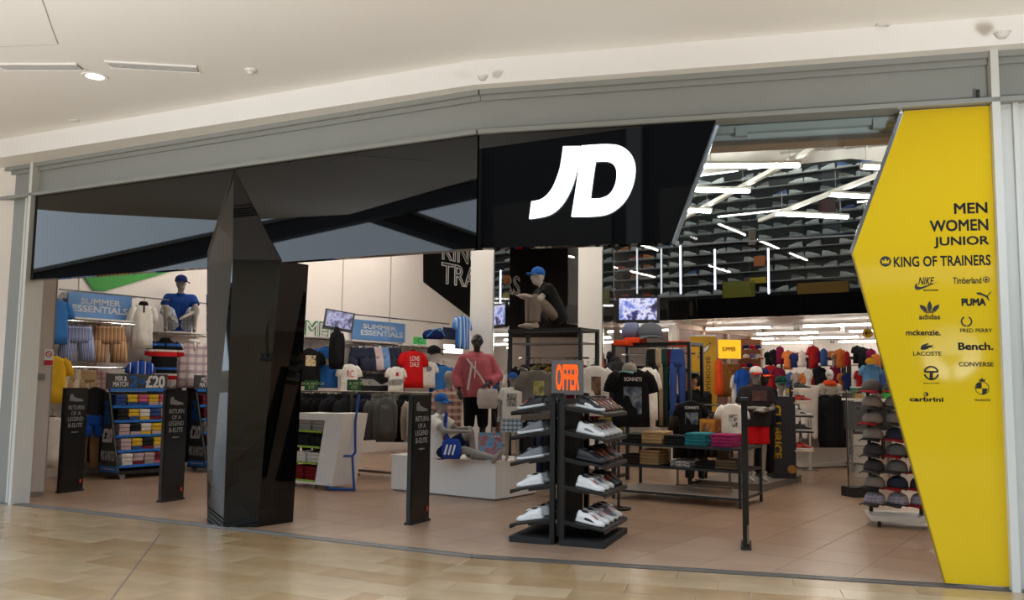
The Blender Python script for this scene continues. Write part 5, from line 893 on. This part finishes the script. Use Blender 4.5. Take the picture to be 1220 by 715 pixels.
t = thing('cap_bust_display', 'grey cap and scarf display on top of the trousers frame', 'cap display', at(775, 402, 14.5), GR); cap_parts(t, c_('capslate', (90, 96, 104)), c_('capslate', (90, 96, 104)), (0, 0, 0), (0, 0, .6), 2.2); MB().ring_loft([sring(z, w, d, n=14, cx=-.35) for z, w, d in ((0, .16, .1), (.12, .18, .11), (.25, .1, .08))]).build('scarf', c_('greyblue', (110, 120, 150)), t, True); MB().prism([(-.1, -.1, .05), (.05, -.12, .02), (0, -.12, .22)], (0, .01, 0)).build('pennant', M('print_red', (190, 30, 36)), t)
# ================================================================== FOLDED CLOTHES TABLE
ca, cb_, cc = G(731, 594), G(882, 607), G(906, 598); tx = (cb_ - ca); Lx = tx.length; ang = math.atan2(tx.y, tx.x); t = thing('folded_clothes_table', 'black framed two-tier table of folded clothes with bright bottom shelf', 'table', ca, ang); TD = .92
for x in (0, Lx):
    for y in (0, TD): lbar(t, 'leg', m_blk, (x, y, .02), (x, y, .78), .035); MB().ell((x, y, .02), (.022, .022, .02), 10, 6).build('foot', m_blk, t)
for z in (.12, .47, .76):
    for y in (0, TD): lbar(t, 'rail', m_blk, (0, y, z), (Lx, y, z), .03)
    for x in (0, Lx): lbar(t, 'rail', m_blk, (x, 0, z), (x, TD, z), .03)
lbox(t, 'bottom_shelf', M('laminate_pale', (206, 190, 176), .25, var=.05), (Lx / 2, TD / 2, .13), (Lx - .03, TD - .03, .02)); lbox(t, 'middle_shelf', m_mblk, (Lx / 2, TD / 2, .475), (Lx - .03, TD - .03, .02)); lbox(t, 'top_shelf', m_mblk, (Lx / 2, TD / 2, .765), (Lx - .03, TD - .03, .02)); bpy.context.view_layer.update()
khaki, teal, mag, dk, nav, pat = c_('kh', (176, 146, 104)), c_('teal', (40, 120, 132)), c_('magenta', (150, 40, 92)), c_('f_black', (30, 30, 34)), c_('nv', (26, 30, 48)), blotch('pattern_white', [(225, 215, 210), (60, 56, 60), (230, 225, 220), (170, 120, 110)], 22)
tops = [(.2, dk, 3, 'dark'), (.5, khaki, 4, 'khaki'), (.83, dk, 3, 'black'), (1.13, teal, 4, 'teal'), (1.5, mag, 4, 'magenta')]
for x, m_, n, nm in tops:
    for q in range(n): fold(W_(t, x * Lx / 1.8 + .03, .3 + q * .004, .775 + q * .042), ang + random.uniform(-.04, .04), m_, '%s folded top, %s from the bottom of its pile on the black table upper tier' % (nm, ORD[q]), nm + ' pile on the black table', (1.15, 1.25, 1.1))
for k, (x, y, m_, n, nm) in enumerate(((.85, .68, pat, 2, 'patterned white'), (.3, .7, nav, 3, 'navy'), (1.2, .72, dk, 2, 'rear black'))):
    for q in range(n): fold(W_(t, x * Lx / 1.8, y, .775 + q * .045), ang + random.uniform(-.06, .06), m_, '%s folded top, %s from the bottom, back of the black table upper tier' % (nm, ORD[q]), nm + ' pile at the back of the black table')
for x, m_, n, nm in ((.2, c_('choc', (60, 46, 38)), 3, 'chocolate'), (.5, khaki, 5, 'khaki'), (.95, pat, 2, 'patterned white'), (1.3, dk, 2, 'black'), (1.58, c_('taupe', (110, 92, 70)), 3, 'taupe')):
    for q in range(n): fold(W_(t, x * Lx / 1.8, .28, .487 + q * .042), ang + random.uniform(-.05, .05), m_, '%s folded top, %s from the bottom on the black table middle tier' % (nm, ORD[q]), nm + ' pile on the middle tier', (1.1, 1.15, 1))
p = W_(t, .12, .3, .93); lbox_ = thing('price_ticket', 'small white price ticket standing on the khaki pile', 'ticket', W_(t, .52, .3, .945), ang); lbox(lbox_, 'card', m_wink, (0, 0, .03), (.09, .004, .05)); lbox(lbox_, 'foot', m_chrome, (0, 0, .003), (.05, .04, .006)); text('lettering', '2 for £40', m_ink, lbox_, 0, -.003, .03, .07, .02)
hang('tee', 823, 478, 522, bk, 'black lettered T-shirt displayed upright behind the folded clothes table', Y=12.9, rz=.0, txt=('SONNETI', .26, .05, -.12, m_wink), prn=(.24, .22, -.32, blotch('skull_print', [(24, 26, 34)], 9))); hang('tee', 872, 481, 525, wh, 'white T-shirt with black anchor print behind the magenta pile', Y=12.6, rz=.0, prn=(.16, .24, -.32, blotch('anchor_print', [(236, 232, 230), (40, 40, 44), (236, 232, 230), (60, 60, 64)], 7)))
p = W_(t, 1.25 * Lx / 1.8, .62, .9); q = thing('portrait_card', 'orange brown portrait card behind the teal pile', 'poster', W_(t, 1.2 * Lx / 1.8, .6, .785), .0); lbox(q, 'card', blotch('sunset_photo', [(180, 110, 30), (220, 150, 50), (120, 60, 30), (200, 130, 60)], 4), (0, 0, .17), (.3, .01, .34)); MB().ell((-.05, -.012, .2), (.035, .008, .05)).build('portrait_head', M('photo_skin', (150, 106, 80), .6), q, True); MB().prism([(-.14, -.012, .0), (.05, -.012, .0), (.02, -.012, .12), (-.1, -.012, .12)], (0, .006, 0)).build('portrait_shirt', M('photo_shirt', (214, 200, 196), .6), q); lbox(q, 'stand', m_blk, (0, .04, .01), (.2, .1, .02))
r3 = rack(805, 560, 872, 566, 13.6, 13.3, 1.3, 'low chrome rack of dark tops in front of the shopper'); row(r3, 7, 'tee', [bk, c_('choc', (60, 46, 38)), c_('charcoal', (40, 40, 44))], 'dark top on the low rack in front of the shopper', 'tops before the shopper', 1.3)
# ================================================================== PERSON
J = pose(hd=(-1, .15, -.05), head=(-.04, 0, 1.67), elL=(-.36, -.08, 1.24), wrL=(-.6, -.12, 1.28), hnL=(-1, 0, 0), elR=(.22, .08, 1.14), wrR=(.1, -.12, 1.02))
p = at(830, 570, 14.4); p.z = 0; t = thing('person', 'person with short dark hair in a black top reaching left among the racks', 'person', p, .1); body(J, M('skin', (178, 124, 98), .55), t); top(J, bk, t, 1.9, .022, 'top'); bottom(J, c_('charcoal', (40, 40, 44)), t, 1.95, .02, 'trousers')
f = Fig(); f.ell(Vector((-.02, 0, 1.715)), (.098, .095, .095)); f.ell(Vector((.03, 0, 1.67)), (.068, .088, .1)); f.build('hair', M('hair_dark', (22, 18, 16), .6, var=.2, bump=.5, bscale=90), t, .014, 2)
# ================================================================== YELLOW BANNER, LIT SIGN, PARTITION
PW = Plane((at(806, 470, 17.6)).xy, B_ * .55 + A_ * .83)
a = at(806, 390, 19.3); b = at(893, 395, 21.9); d = b - a; d.z = 0; L = d.length; t = thing('slatted_partition', 'tall partition of brown panels in pale timber frame behind the yellow banner', 'partition', (a.x, a.y, 0), math.atan2(d.y, d.x)); m_tim = M('pale_timber', (222, 196, 172), .5, var=.1); m_brn = M('brown_panel', (140, 100, 84), .5, var=.12)
n = 3
for k in range(n): lbox(t, 'panel', m_brn, (L * (k + .5) / n, .02, 1.45), (L / n - .08, .03, 2.8))
for k in range(n + 1): lbar(t, 'stile', m_tim, (L * k / n, 0, 0), (L * k / n, 0, 2.92), .1, .07)
lbar(t, 'top_rail', m_tim, (0, 0, 2.9), (L, 0, 2.9), .07, .1); lbar(t, 'bottom_rail', m_tim, (0, 0, .06), (L, 0, .06), .07, .1); lbox(t, 'side_post', m_white, (-.16, .0, 1.46), (.2, .1, 2.92))
def panel_px(name, x0, y0, x1, y1, Y, rz, mat, label, cat, th=.025):
    p = at((x0 + x1) / 2, (y0 + y1) / 2, Y); k = Y / FPX; w = (x1 - x0) * k / math.cos(rz); h = (y1 - y0) * k; t = thing(name, label, cat, p, rz); lbox(t, 'board', mat, (0, th / 2, 0), (w, th, h)); return t, w, h
m_ban = M('banner_yellow', (206, 160, 24), .55, var=.05)
t, w, h = panel_px('hanging_banner', 823, 400, 853, 492, 18.9, -.2, m_ban, 'tall mustard yellow banner with winged mark and vertical lettering', 'banner'); text('lettering', 'BROOKHAVEN', m_ink, t, .1, -.004, -.12, .95 * h * .62, .1, rot=(0, PI / 2, 0)); text('lettering', 'AUTHENTIC CLOTHING', m_ink, t, -.02, -.004, -.05, h * .4, .03, rot=(0, PI / 2, 0))
MB().prism([(-.12, -.004, .35), (-.08, -.004, .42), (-.05, -.004, .5), (.1, -.004, .63), (.16, -.004, .66), (.12, -.004, .55), (.05, -.004, .47), (-.06, -.004, .4)], (0, .003, 0)).build('wing_mark', M('wing_white', (225, 220, 214), .5), t); MB().tube([(-.12, -.006, .35), (-.05, -.006, .52), (.16, -.006, .67), (.1, -.006, .52), (-.12, -.006, .35)], .008, 6).build('wing_outline', m_ink, t); lbar(t, 'top_bar', m_steel, (-w / 2, .01, h / 2), (w / 2, .01, h / 2), .03)
for x in (-w * .4, w * .4): MB().cyl((x, .01, h / 2), (x, .01, 3.0 - t.location.z), .005).build('hanging_wire', m_steel, t)
t, w, h = panel_px('lit_sign', 856, 405, 883, 427, 19.2, .05, M('lit_yellow', (250, 190, 40), .4, var=.03, emit=.45), 'glowing yellow box sign with small dark lettering beside the banner', 'sign', .08); text('lettering', 'SUMMER', M('sign_brown', (90, 60, 10), .5), t, -.02, -.004, .0, w * .6, .09, bold=.03); lbar(t, 'stem', m_white, (0, .04, -h / 2), (0, .04, -h / 2 - .3), .03); lbox(t, 'rim', m_tim, (0, .06, 0), (w * 1.05, .04, h * 1.05))
for k, px in enumerate((862, 868, 874)): hang('trousers', px, 434, 470, c_('tan', (140, 92, 46)), 'tan trousers hanging under the glowing yellow sign, %s from the left' % ORD[k], Y=19.0, rz=.3, sc=.68, group='tan trousers under the lit sign')
hang('vest', 856, 428, 470, c_('orange', (230, 84, 40)), 'orange vest beside the yellow banner', Y=18.4, rz=.6, xs=.35); hang('tee', 884, 440, 480, c_('royal', (30, 84, 180)), 'blue T-shirt behind the red capped mannequin', Y=17.8, rz=.4, xs=.6); hang('tee', 877, 446, 485, wh, 'white T-shirt between tan trousers and blue T-shirt', Y=18.0, rz=.6, xs=.5)
for i in range(3):
    for j in range(3): cap(at(889 + j * 7 - (i > 1) * 3, 416 + i * 11, 19.3), .3 + .3 * j, [c_('navy', (22, 36, 86)), c_('caplilac', (120, 110, 160)), c_('capred', (180, 30, 40)), c_('capwhite', (220, 215, 210))][(i * 3 + j * 2) % 4], c_('capred', (180, 30, 40)) if (i + j) % 2 else c_('capwhite', (220, 215, 210)), 'bright cap by the lit sign, %s in the %s row of the cluster' % (ORD[j], ORD[i]), 'caps clustered by the lit sign', None, .85)
t, w, h = panel_px('cap_board', 880, 404, 908, 545, 19.6, 0, M('brown_wood', (120, 76, 48), .5, var=.1), 'brown wooden board behind the cluster of bright caps', 'board'); lbar(t, 'edge', m_tim, (w / 2, 0, -h / 2), (w / 2, 0, h / 2), .04)
# ================================================================== MANNEQUIN PLINTH AT RIGHT
pc = G(916, 584); t = thing('low_plinth', 'low grey plinth under the red shorts mannequin and dark shoe tower', 'plinth', pc, GR); lbox(t, 'slab', M('plinth_grey', (110, 102, 96), .5), (-.55, .7, .05), (1.1, 1.9, .1)); lbox(t, 'top', M('plinth_top', (130, 122, 114), .45), (-.55, .7, .104), (1.12, 1.92, .012))
J = pose(elL=(-.27, -.02, 1.17), elR=(.27, -.02, 1.17), wrL=(.0, -.2, 1.17), wrR=(.02, -.23, 1.12), hnL=(1, 0, 0), hnR=(-1, 0, .1), hd=(.2, -1, 0))
t = stood(902, 572, 13.9, .11, .98, .1, 'grey mannequin with folded arms in dark T-shirt, red shorts and red cap', J); body(J, m_manq, t); top(J, c_('darktee', (44, 38, 40)), t, .75, .04); bottom(J, c_('shortsred', (196, 16, 26)), t, .78, .03); head_cap(J, c_('capwhite', (220, 215, 210)), c_('capred', (180, 30, 40)), t); link('print', MB().box((0, 0, 0), (.24, .006, .16)).mesh(), blotch('maroon_print', [(90, 30, 34), (60, 40, 40), (120, 70, 60)], 9), t, (0, -.152, 1.36))
J = pose(hd=(.5, -1, 0)); t = stood(911, 570, 14.5, .11, .97, .3, 'dark mannequin in navy top and navy cap with orange peak behind the red shorts one', J); body(J, m_manqd, t); top(J, c_('navyblack', (24, 26, 36)), t, 1.9, .024); bottom(J, bk, t, 1.95); head_cap(J, c_('navy', (22, 36, 86)), c_('orange', (230, 84, 40)), t)
# dark tower with shelves
p = at(936, 573, 14.5); p.z = .11; t = thing('shoe_tower', 'dark tower stand with yellow vertical lettering and small shelves', 'display stand', p, GR + .45); lbox(t, 'tower', M('tower_navy', (20, 24, 34), .5), (-.02, .15, .66), (.38, .32, 1.32)); text('lettering', 'CULBRICE', M('tower_yellow', (224, 180, 30), .5), t, -.12, -.012, .75, .85, .12, rot=(0, PI / 2, 0), bold=.04); MB().ell((.1, -.012, .15), (.07, .008, .07)).build('round_badge', M('badge_ochre', (150, 110, 40), .5), t, True)
bpy.context.view_layer.update()
for i, (z, c) in enumerate(((.45, m_tim), (.75, m_blk), (1.0, m_blk), (1.22, m_tim), (1.42, m_tim))):
    lbox(t, 'shelf', c, (.3, .1, z), (.3, .3, .02)); shoe(W_(t, .31, .08, z + .012), (0, 0, GR + .45), [r1_, b1, w1, r1_, b1][i], sw1, w1, b1, 'small trainer on shelf %s of the dark tower with yellow lettering' % ['one (lowest)', 'two', 'three', 'four', 'five (topmost)'][i], 'trainers on the dark tower')
lbar(t, 'back_post', m_blk, (.15, .3, .0), (.15, .3, 1.5), .05)
J = pose(); p = at(930, 480, 15.0); t = thing('bust_mannequin', 'grey bust mannequin with dark green cap on the shoe tower', 'mannequin', (p.x, p.y, 0), .4, 'mannequins', .97); body(J, m_manq, t, legs=False, arms=False, hands=False, name='bust'); bottom(J, c_('grey', (96, 94, 92)), t, .3); head_cap(J, c_('capgreen', (20, 64, 54)), c_('capgreen', (20, 64, 54)), t); MB().cyl((0, 0, .02), (0, 0, .9), .03).build('pole', m_chrome, t); MB().cyl((0, 0, 0), (0, 0, .02), .16, n=20).build('foot', m_steel, t)
hang('tee', 943, 482, 555, wh, 'white long T-shirt hanging right of the dark shoe tower', Y=15.4, rz=.9, sc=1.0)
# ================================================================== RIGHT BACKGROUND
r4 = rack(938, 553, 1008, 549, 17.8, 18.4, 1.45, 'white based rack of black and grey T-shirts at the back right'); lbox(r4[0], 'white_base', m_white, (r4[3] / 2, 0, .3), (r4[3] * .9, .35, .42)); lbox(r4[0], 'white_plinth', m_white, (r4[3] / 2, 0, .06), (r4[3] * 1.05, .5, .08))
for px, c, nm in ((955, (70, 72, 76), 'charcoal'), (967, (130, 128, 126), 'grey'), (983, (24, 24, 28), 'black'), (996, (30, 30, 34), 'second black')): hang('tee', px, 472, 532, c_('rr_' + nm.replace(' ', ''), c), nm + ' T-shirt facing out on the white based rack', Y=17.4, rz=.25 + random.uniform(-.1, .1), prn=(.1, .1, -.2, blotch('badge_print', [(230, 230, 220)], 20)) if nm == 'black' else None)
row(r4, 6, 'tee', [bk, c_('charcoal', (40, 40, 44)), wh], 'T-shirt hung sideways on the white based rack', 'sideways shirts on the white based rack', 1.45)
r5 = rack(1000, 553, 1060, 545, 18.2, 17.4, 1.5, 'rack of white and yellow tops beyond the glass screen'); row(r5, 9, 'tee', [wh, wh, c_('yellow', (226, 176, 40)), bk, c_('peach', (230, 190, 170))], 'top hung sideways on the rack beyond the glass screen', 'tops beyond the glass screen', 1.5)
lbar(r5[0], 'slanted_arm', m_steel, (.1, -.1, .9), (.7, -.1, 1.3), .04)
p = at(1016, 585, 13.0); p.z = 0; t = thing('glass_divider', 'clear glass divider on a black foot left of the cap stand', 'divider', p, .25); lbox(t, 'foot', m_blk, (.19, .1, .07), (.42, .3, .14)); lbox(t, 'pane', glassmat('clear_glass'), (.19, .1, .85), (.38, .012, 1.4)); lbar(t, 'edge', m_blk, (.0, .1, .14), (.0, .1, 1.55), .012)
# cap stand
p = at(1075, 618, 10.3); p.z = 0; t = thing('cap_stand', 'tall rack stand stacked with grey and dark caps beside the yellow panel', 'cap stand', p, -.25); lbar(t, 'post', m_blk, (.25, .25, .05), (.25, .25, 1.55), .04); lbar(t, 'post', m_blk, (-.3, .25, .05), (-.3, .25, 1.55), .04); lbox(t, 'base', m_greyl, (.05, .1, .1), (.8, .6, .05))
for x in (-.28, .38): MB().cyl((x, -.12, .035), (x + .03, -.12, .035), .035).build('wheel', m_mblk, t)
for i in range(8): lbar(t, 'shelf_bar', m_blk, (-.34, .06, .24 + i * .185), (.6, .06, .24 + i * .185), .02); lbox(t, 'shelf', M('shelf_dark', (40, 38, 38), .5), (.12, .14, .235 + i * .185), (.92, .28, .01))
bpy.context.view_layer.update(); cc_ = [c_('cs_grey', (110, 108, 108)), c_('cs_dark', (62, 60, 62)), c_('cs_taupe', (134, 124, 118)), c_('cs_navy', (52, 56, 74)), c_('cs_char', (84, 80, 80))]; cbm = [c_('cs_red', (140, 30, 34)), c_('cs_black', (30, 30, 32)), c_('cs_dark', (62, 60, 62))]
for i in range(8):
    for j in range(4): cap(W_(t, -.28 + j * .25, .06 + .0 * j, .245 + i * .185), -1.0 + random.uniform(-.2, .2), checks('cap_check', (150, 150, 166), (110, 110, 130), (180, 170, 180), .03) if i == 0 else random.choice(cc_), random.choice(cbm), 'cap %s from the aisle on the %s shelf of the cap stand' % (['first', 'second', 'third', 'fourth'][j], ['lowest', 'second', 'third', 'fourth', 'fifth', 'sixth', 'seventh', 'topmost'][i]), 'caps on the cap stand', None, 1.25)
# back of shop: tables, torsos, hung clothes, frames
J = pose()
for px, py, Y, c, lb in ((963, 447, 17.2, None, 'bare white bust mannequin above the white based rack'), (988, 447, 18.6, c_('bone', (190, 180, 166)), 'bust mannequin in cream top with an orange and white scarf in the back')):
    p = at(px, py, Y); z = p.z - 1.68; t = thing('bust_mannequin', lb, 'mannequin', (p.x, p.y, 0), .1, 'mannequins', 1); Jx = {k: (v + Vector((0, 0, z)) if k not in ('hd', 'ftL', 'ftR', 'hnL', 'hnR') else v) for k, v in J.items()}; body(Jx, M('mannequin_white', (214, 208, 202), .45), t, legs=False, arms=False, hands=False, name='bust')
    if c: top(Jx, c, t, .6); MB().ring_loft([sring(zz, w, d_, n=16) for zz, w, d_ in ((1.46 + z, .15, .13), (1.52 + z, .14, .12), (1.57 + z, .09, .08))]).build('scarf', c_('orange', (230, 84, 40)), t, True)
    MB().cyl((0, 0, .02), (0, 0, .9 + z), .03).build('pole', m_chrome, t); MB().cyl((0, 0, 0), (0, 0, .02), .16, n=20).build('foot', m_steel, t)
def counter(px0, px1, py, Y, z, label):
    a = at(px0, py, Y); b = at(px1, py, Y - .4); d = b - a; d.z = 0; t = thing('display_table', label, 'table', (a.x, a.y, 0), math.atan2(d.y, d.x)); L = d.length; lbox(t, 'top', m_white, (L / 2, .3, z), (L, .7, .04)); lbox(t, 'front', m_mblk, (L / 2, .3, z - .3), (L * .96, .6, .5))
    for x in (.08, L - .08):
        for y in (.02, .58): lbar(t, 'leg', m_rail, (x, y, 0), (x, y, z), .04)
    bpy.context.view_layer.update(); return t, L
t, L = counter(935, 1000, 468, 19.0, 1.42, 'display table of folded clothes behind the white based rack'); TB1 = t
for k, c in enumerate(((216, 190, 80), (90, 110, 150), (100, 120, 160), (150, 150, 150), (226, 170, 30), (40, 40, 44))):
    for q in range(3 if k != 4 else 5): fold(W_(t, .15 + k * L / 6.2, .2, 1.44 + q * .045), t.rotation_euler[2], c_('bt_%d' % k, c), '%s folded top on the back display table, %s from the bottom' % (['pale yellow', 'slate blue', 'pale blue', 'grey', 'bright yellow', 'black'][k], ORD[q]), 'folds on the back display table')
t, L = counter(1003, 1062, 470, 16.5, 1.38, 'display table of mixed folds near the blue shirt torso'); TB2 = t
for k, c in enumerate(((60, 50, 46), (206, 150, 60), (230, 225, 220), (120, 100, 90), (60, 180, 70))):
    for q in range(2 if k != 4 else 4): fold(W_(t, .12 + k * L / 5.2, .2, 1.4 + q * .045), t.rotation_euler[2], c_('bu_%d' % k, c), '%s folded top on the table near the blue shirt torso, %s from the bottom' % (['dark brown', 'amber', 'white', 'taupe', 'bright green'][k], ORD[q]), 'folds near the blue shirt torso', (.9, .9, 1))
hang('tee', 1037, 434, 466, c_('denimblue', (96, 150, 200)), 'light blue shirt on show beside the yellow panel edge', Y=17.5, rz=.1, collar=c_('denimblue', (96, 150, 200)), name='shirt')
cap(at(1037, 433, 17.3), .2, c_('capyellow', (214, 160, 40)), c_('capyellow', (214, 160, 40)), 'yellow cap above the light blue shirt')
BFR = []
for k, (px, Y) in enumerate(((945, 23), (985, 22), (1028, 21), (1075, 20))): BFR.append(tall_frame(px, Y, .9, .5, 2.35, 'tall black wall frame at the shop\'s far back, %s of four' % ['leftmost', 'second', 'third', 'rightmost'][k], (2.15, 1.2), shelves=(2.3,)))
bc = [((170, 34, 36), 'red'), ((28, 28, 34), 'black'), ((60, 90, 150), 'denim blue'), ((210, 120, 60), 'orange'), ((236, 230, 224), 'white'), ((28, 28, 34), 'black'), ((120, 24, 60), 'wine'), ((170, 160, 150), 'stone'), ((36, 50, 100), 'navy')]
for k in range(34):
    px = 903 + (k % 17) * 9 + random.uniform(-3, 3); rw = k // 17; Y = 23 - (px - 905) / 150 * 3; c, nm = bc[(k * 5 + k // 4) % 9]; hang('tee' if k % 3 else 'vest', px, (417 if rw == 0 else 440) + random.uniform(-5, 5), (437 if rw == 0 else 466) + random.uniform(-5, 6), c_('bk_' + nm.replace(' ', ''), c), '%s top hung at the far back, %s in the %s row' % (nm, ORD[k % 17], ['upper', 'lower'][rw]), Y=Y, rz=random.uniform(-.4, .5), xs=.7, group='tops at the far back, %s row' % ['upper', 'lower'][rw])
for k, (px, py, c, lb) in enumerate(((917, 417, (60, 90, 160), 'blue boxes stacked at the far back left'), (936, 431, (210, 60, 40), 'red folded pile at the far back'), (962, 420, (150, 150, 150), 'grey boxed item on the far back shelf'), (1012, 416, (220, 120, 50), 'orange item on the far back shelf'), (1041, 418, (230, 70, 40), 'orange and red item beside the yellow panel'), (1010, 459, (30, 100, 70), 'green carton on the table beside the glass divider'))):
    p = W_(BFR[(0, 0, 1, 1, 2)[k]], (-.22, .2, -.2, .2, 0)[k], .25, 2.313) if k < 5 else W_(TB2, .3, .45, 1.4); t = thing('shelf_carton', lb, 'carton', p, .2); w = .32; lbox(t, 'carton', M('carton_%d' % k, c, .5), (0, 0, .1), (w, .25, .2)); lbox(t, 'lid', m_wink, (0, 0, .205), (w * 1.03, .26, .02)); lbox(t, 'label', m_wink, (0, -.127, .1), (w * .5, .004, .06))
t, w, h = panel_px('bench_sign', 935, 458, 955, 466, 17.9, 0, m_mblk, 'black sign with white Bench lettering on the back table', 'sign'); t.location = W_(TB1, .3, .04, 1.44 + h / 2); text('lettering', 'Bench.', m_wink, t, 0, -.003, 0, w * .8, h * .6)
p = at(1034, 397, 17.9); t = thing('arrow_sign', 'yellow octagonal hanging sign with black left arrow', 'sign', p, .1); MB().prism([(.115 * math.cos(PI / 8 + k * PI / 4), 0, .1 * math.sin(PI / 8 + k * PI / 4)) for k in range(8)], (0, .02, 0)).build('plate', M('arrow_yellow', (220, 176, 30), .5), t); a_ = MB(); a_.bar((-.06, -.004, 0), (.06, -.004, 0), .006, .02); a_.bar((-.06, -.004, 0), (-.015, -.004, .04), .006, .02); a_.bar((-.06, -.004, 0), (-.015, -.004, -.04), .006, .02); a_.build('arrow', m_ink, t); MB().cyl((0, .01, .09), (0, .01, .3), .006).build('hanger_rod', m_steel, t)
# dark rows that fill the depth of the shop: hidden racks in the centre
r6 = rack(655, 548, 735, 545, 16.5, 15.5, 1.55, 'rack of dark clothes in the middle of the shop behind the tall frames'); row(r6, 9, 'tee', [bk, c_('charcoal', (40, 40, 44)), c_('red', (214, 26, 30)), c_('olive', (140, 130, 50))], 'top on the rack in the middle of the shop', 'tops on the middle rack', 1.55)
r7 = rack(590, 540, 650, 540, 19.5, 18.5, 1.6, 'rack of mixed tops at the far centre'); row(r7, 8, 'tee', [c_('red', (214, 26, 30)), c_('royal', (30, 84, 180)), wh, bk], 'top on the rack at the far centre', 'tops at the far centre', 1.6)
r8 = rack(735, 540, 800, 540, 18.5, 17.6, 1.6, 'rack of dark tops below the television'); row(r8, 8, 'tee', [bk, c_('charcoal', (40, 40, 44)), wh], 'top on the rack below the television', 'tops below the television', 1.6)
# ================================================================== REST OF THE MALL (behind and beside the camera)
m_opp = M('opposite_dark', (40, 38, 38), .6); m_opg = M('opposite_grey', (120, 118, 114), .5)
ow = struct(MB().box((-4, -11.2, 5), (44, .3, 10)).build('wall_opposite', m_opp)); ow['label'] = 'dark shop fronts on the opposite side of the mall'
for k in range(7):
    x = -24 + k * 6; MB().box((x, -11.0, 5), (.5, .3, 10)).build('pier', m_opg, ow); MB().box((x + 3, -11.0, 3.3), (3.2, .12, .6)).build('shop_sign', M('opp_sign_%d' % (k % 3), ((60, 30, 30), (40, 60, 80), (70, 66, 60))[k % 3], .5), ow)
    for z in (1.3, 6.6): MB().box((x + 3, -11.02, z), (4.4, .1, 2.4)).build('shop_window', M('opp_window', (70, 62, 52), .3), ow)
bal = struct(MB().box((-4, -10.6, 4.6), (44, 1.2, .5)).build('trim_3', m_ceil)); bal['label'] = 'white balcony edge opposite the shop'
lw_ = struct(MB().box((-26, 2, 1.7), (.3, 27, 3.4)).build('wall_mall_left', m_opp)); lw_['label'] = 'low end wall of the mall under the glazed end'
for k, (p, q) in enumerate((((-22, 15, 2.5), (-15, -8, 9.5)), ((-24, 6, 3.0), (-19, 20, 8)), ((-17, 14, 9), (-20, -10, 5.5)))):  # unseen beams added so the left fascia reflects dark diagonals
    t = thing('roof_beam', ['long dark steel roof beam over the left end of the mall', 'short dark steel roof beam in the far left corner of the mall', 'flat dark steel roof beam crossing the left end of the mall'][k], 'roof beam', p); MB().bar((0, 0, 0), Vector(q) - Vector(p), .7, .5).build('web', m_opp, t); MB().bar((0, 0, .3), Vector(q) - Vector(p) + Vector((0, 0, .3)), .9, .1).build('flange', m_opg, t)
rw_ = struct(MB().box((15.8, -2, 5), (.3, 20, 10)).build('wall_mall_right', m_opp)); rw_['label'] = 'dark end wall of the mall'
# upper floor above the shop front
struct(MB().box((-1, 9.6, 7.5), (26, .3, 5), -.35).build('wall_upper_mall', m_opg))['label'] = 'upper gallery wall above the shop'

# unseen floor lamps added to brighten the white mall ceiling
for k, (x, y, tx, ty, lb) in enumerate(((-8.2, 4.6, -6, 9.5, 'left'), (-3.4, 3.2, -2.5, 8.5, 'middle'), (3.4, 2.4, 3, 7.5, 'right'))):
    t = thing('floor_uplighter', 'tall steel floor lamp washing the mall ceiling, %s of three' % lb, 'floor lamp', (x, y, 0), 0, 'mall uplighters'); MB().cyl((0, 0, .03), (0, 0, 1.9), .03).build('pole', m_steel, t); MB().cyl((0, 0, 0), (0, 0, .03), .2, n=24).build('base', m_steel, t); MB().lathe([(.03, 1.88), (.1, 1.92), (.17, 2.02), (.165, 2.02), (.09, 1.94), (.02, 1.9)], n=24).build('bowl', m_steel, t)
    ld = bpy.data.lights.new('uplight', 'SPOT'); ld.energy = 300; ld.spot_size = math.radians(100); ld.spot_blend = 1; ld.shadow_soft_size = .35; ld.color = (.93, .97, 1); lo = bpy.data.objects.new('uplight', ld); col.objects.link(lo); lo.parent = t; lo.location = (0, 0, 2.05); dv = Vector((tx - x, (ty - y) * .8, 4.0)); lo.rotation_euler = dv.to_track_quat('-Z', 'Y').to_euler()

# flat print and trims belong to the board, cloth or shelf they sit on (re-parent: hosts carry no transform of their own)
HOST = {'lettering': ('board', 'cloth', 'shirt', 'face_sheet', 'card', 'frame', 'tower'), 'lettering_core': ('board',), 'print': ('cloth', 'shirt'), 'shoe_picture': ('face_sheet',), 'collar': ('cloth',), 'crown_mark': ('board',), 'price_rail': ('shelf',), 'price_strip': ('shelf',), 'shelf_lip': ('shelf',), 'front_lip': ('board',), 'laces': ('upper',), 'tongue': ('upper',), 'lining': ('upper',), 'side_panel': ('upper',), 'wing_mark': ('board',), 'wing_outline': ('board',), 'red_tag': ('frame',), 'badge': ('casing',), 'display': ('casing',), 'brim': ('crown',), 'button': ('crown',)}
base_name = lambda o: o.name.split('.')[0]; last = {}
for o in CREATED:
    nm = base_name(o); p = o.parent
    if p is None or p.parent is not None or 'kind' in p: continue
    if p is yp and nm not in ('board', 'edge_trim'): o.parent = last[(p.name, 'board')]; continue
    for h in HOST.get(nm, ()):
        q = last.get((p.name, h))
        if q is not None and q is not o and q.matrix_basis == Matrix.Identity(4): o.parent = q; break
    last[(p.name, nm)] = o
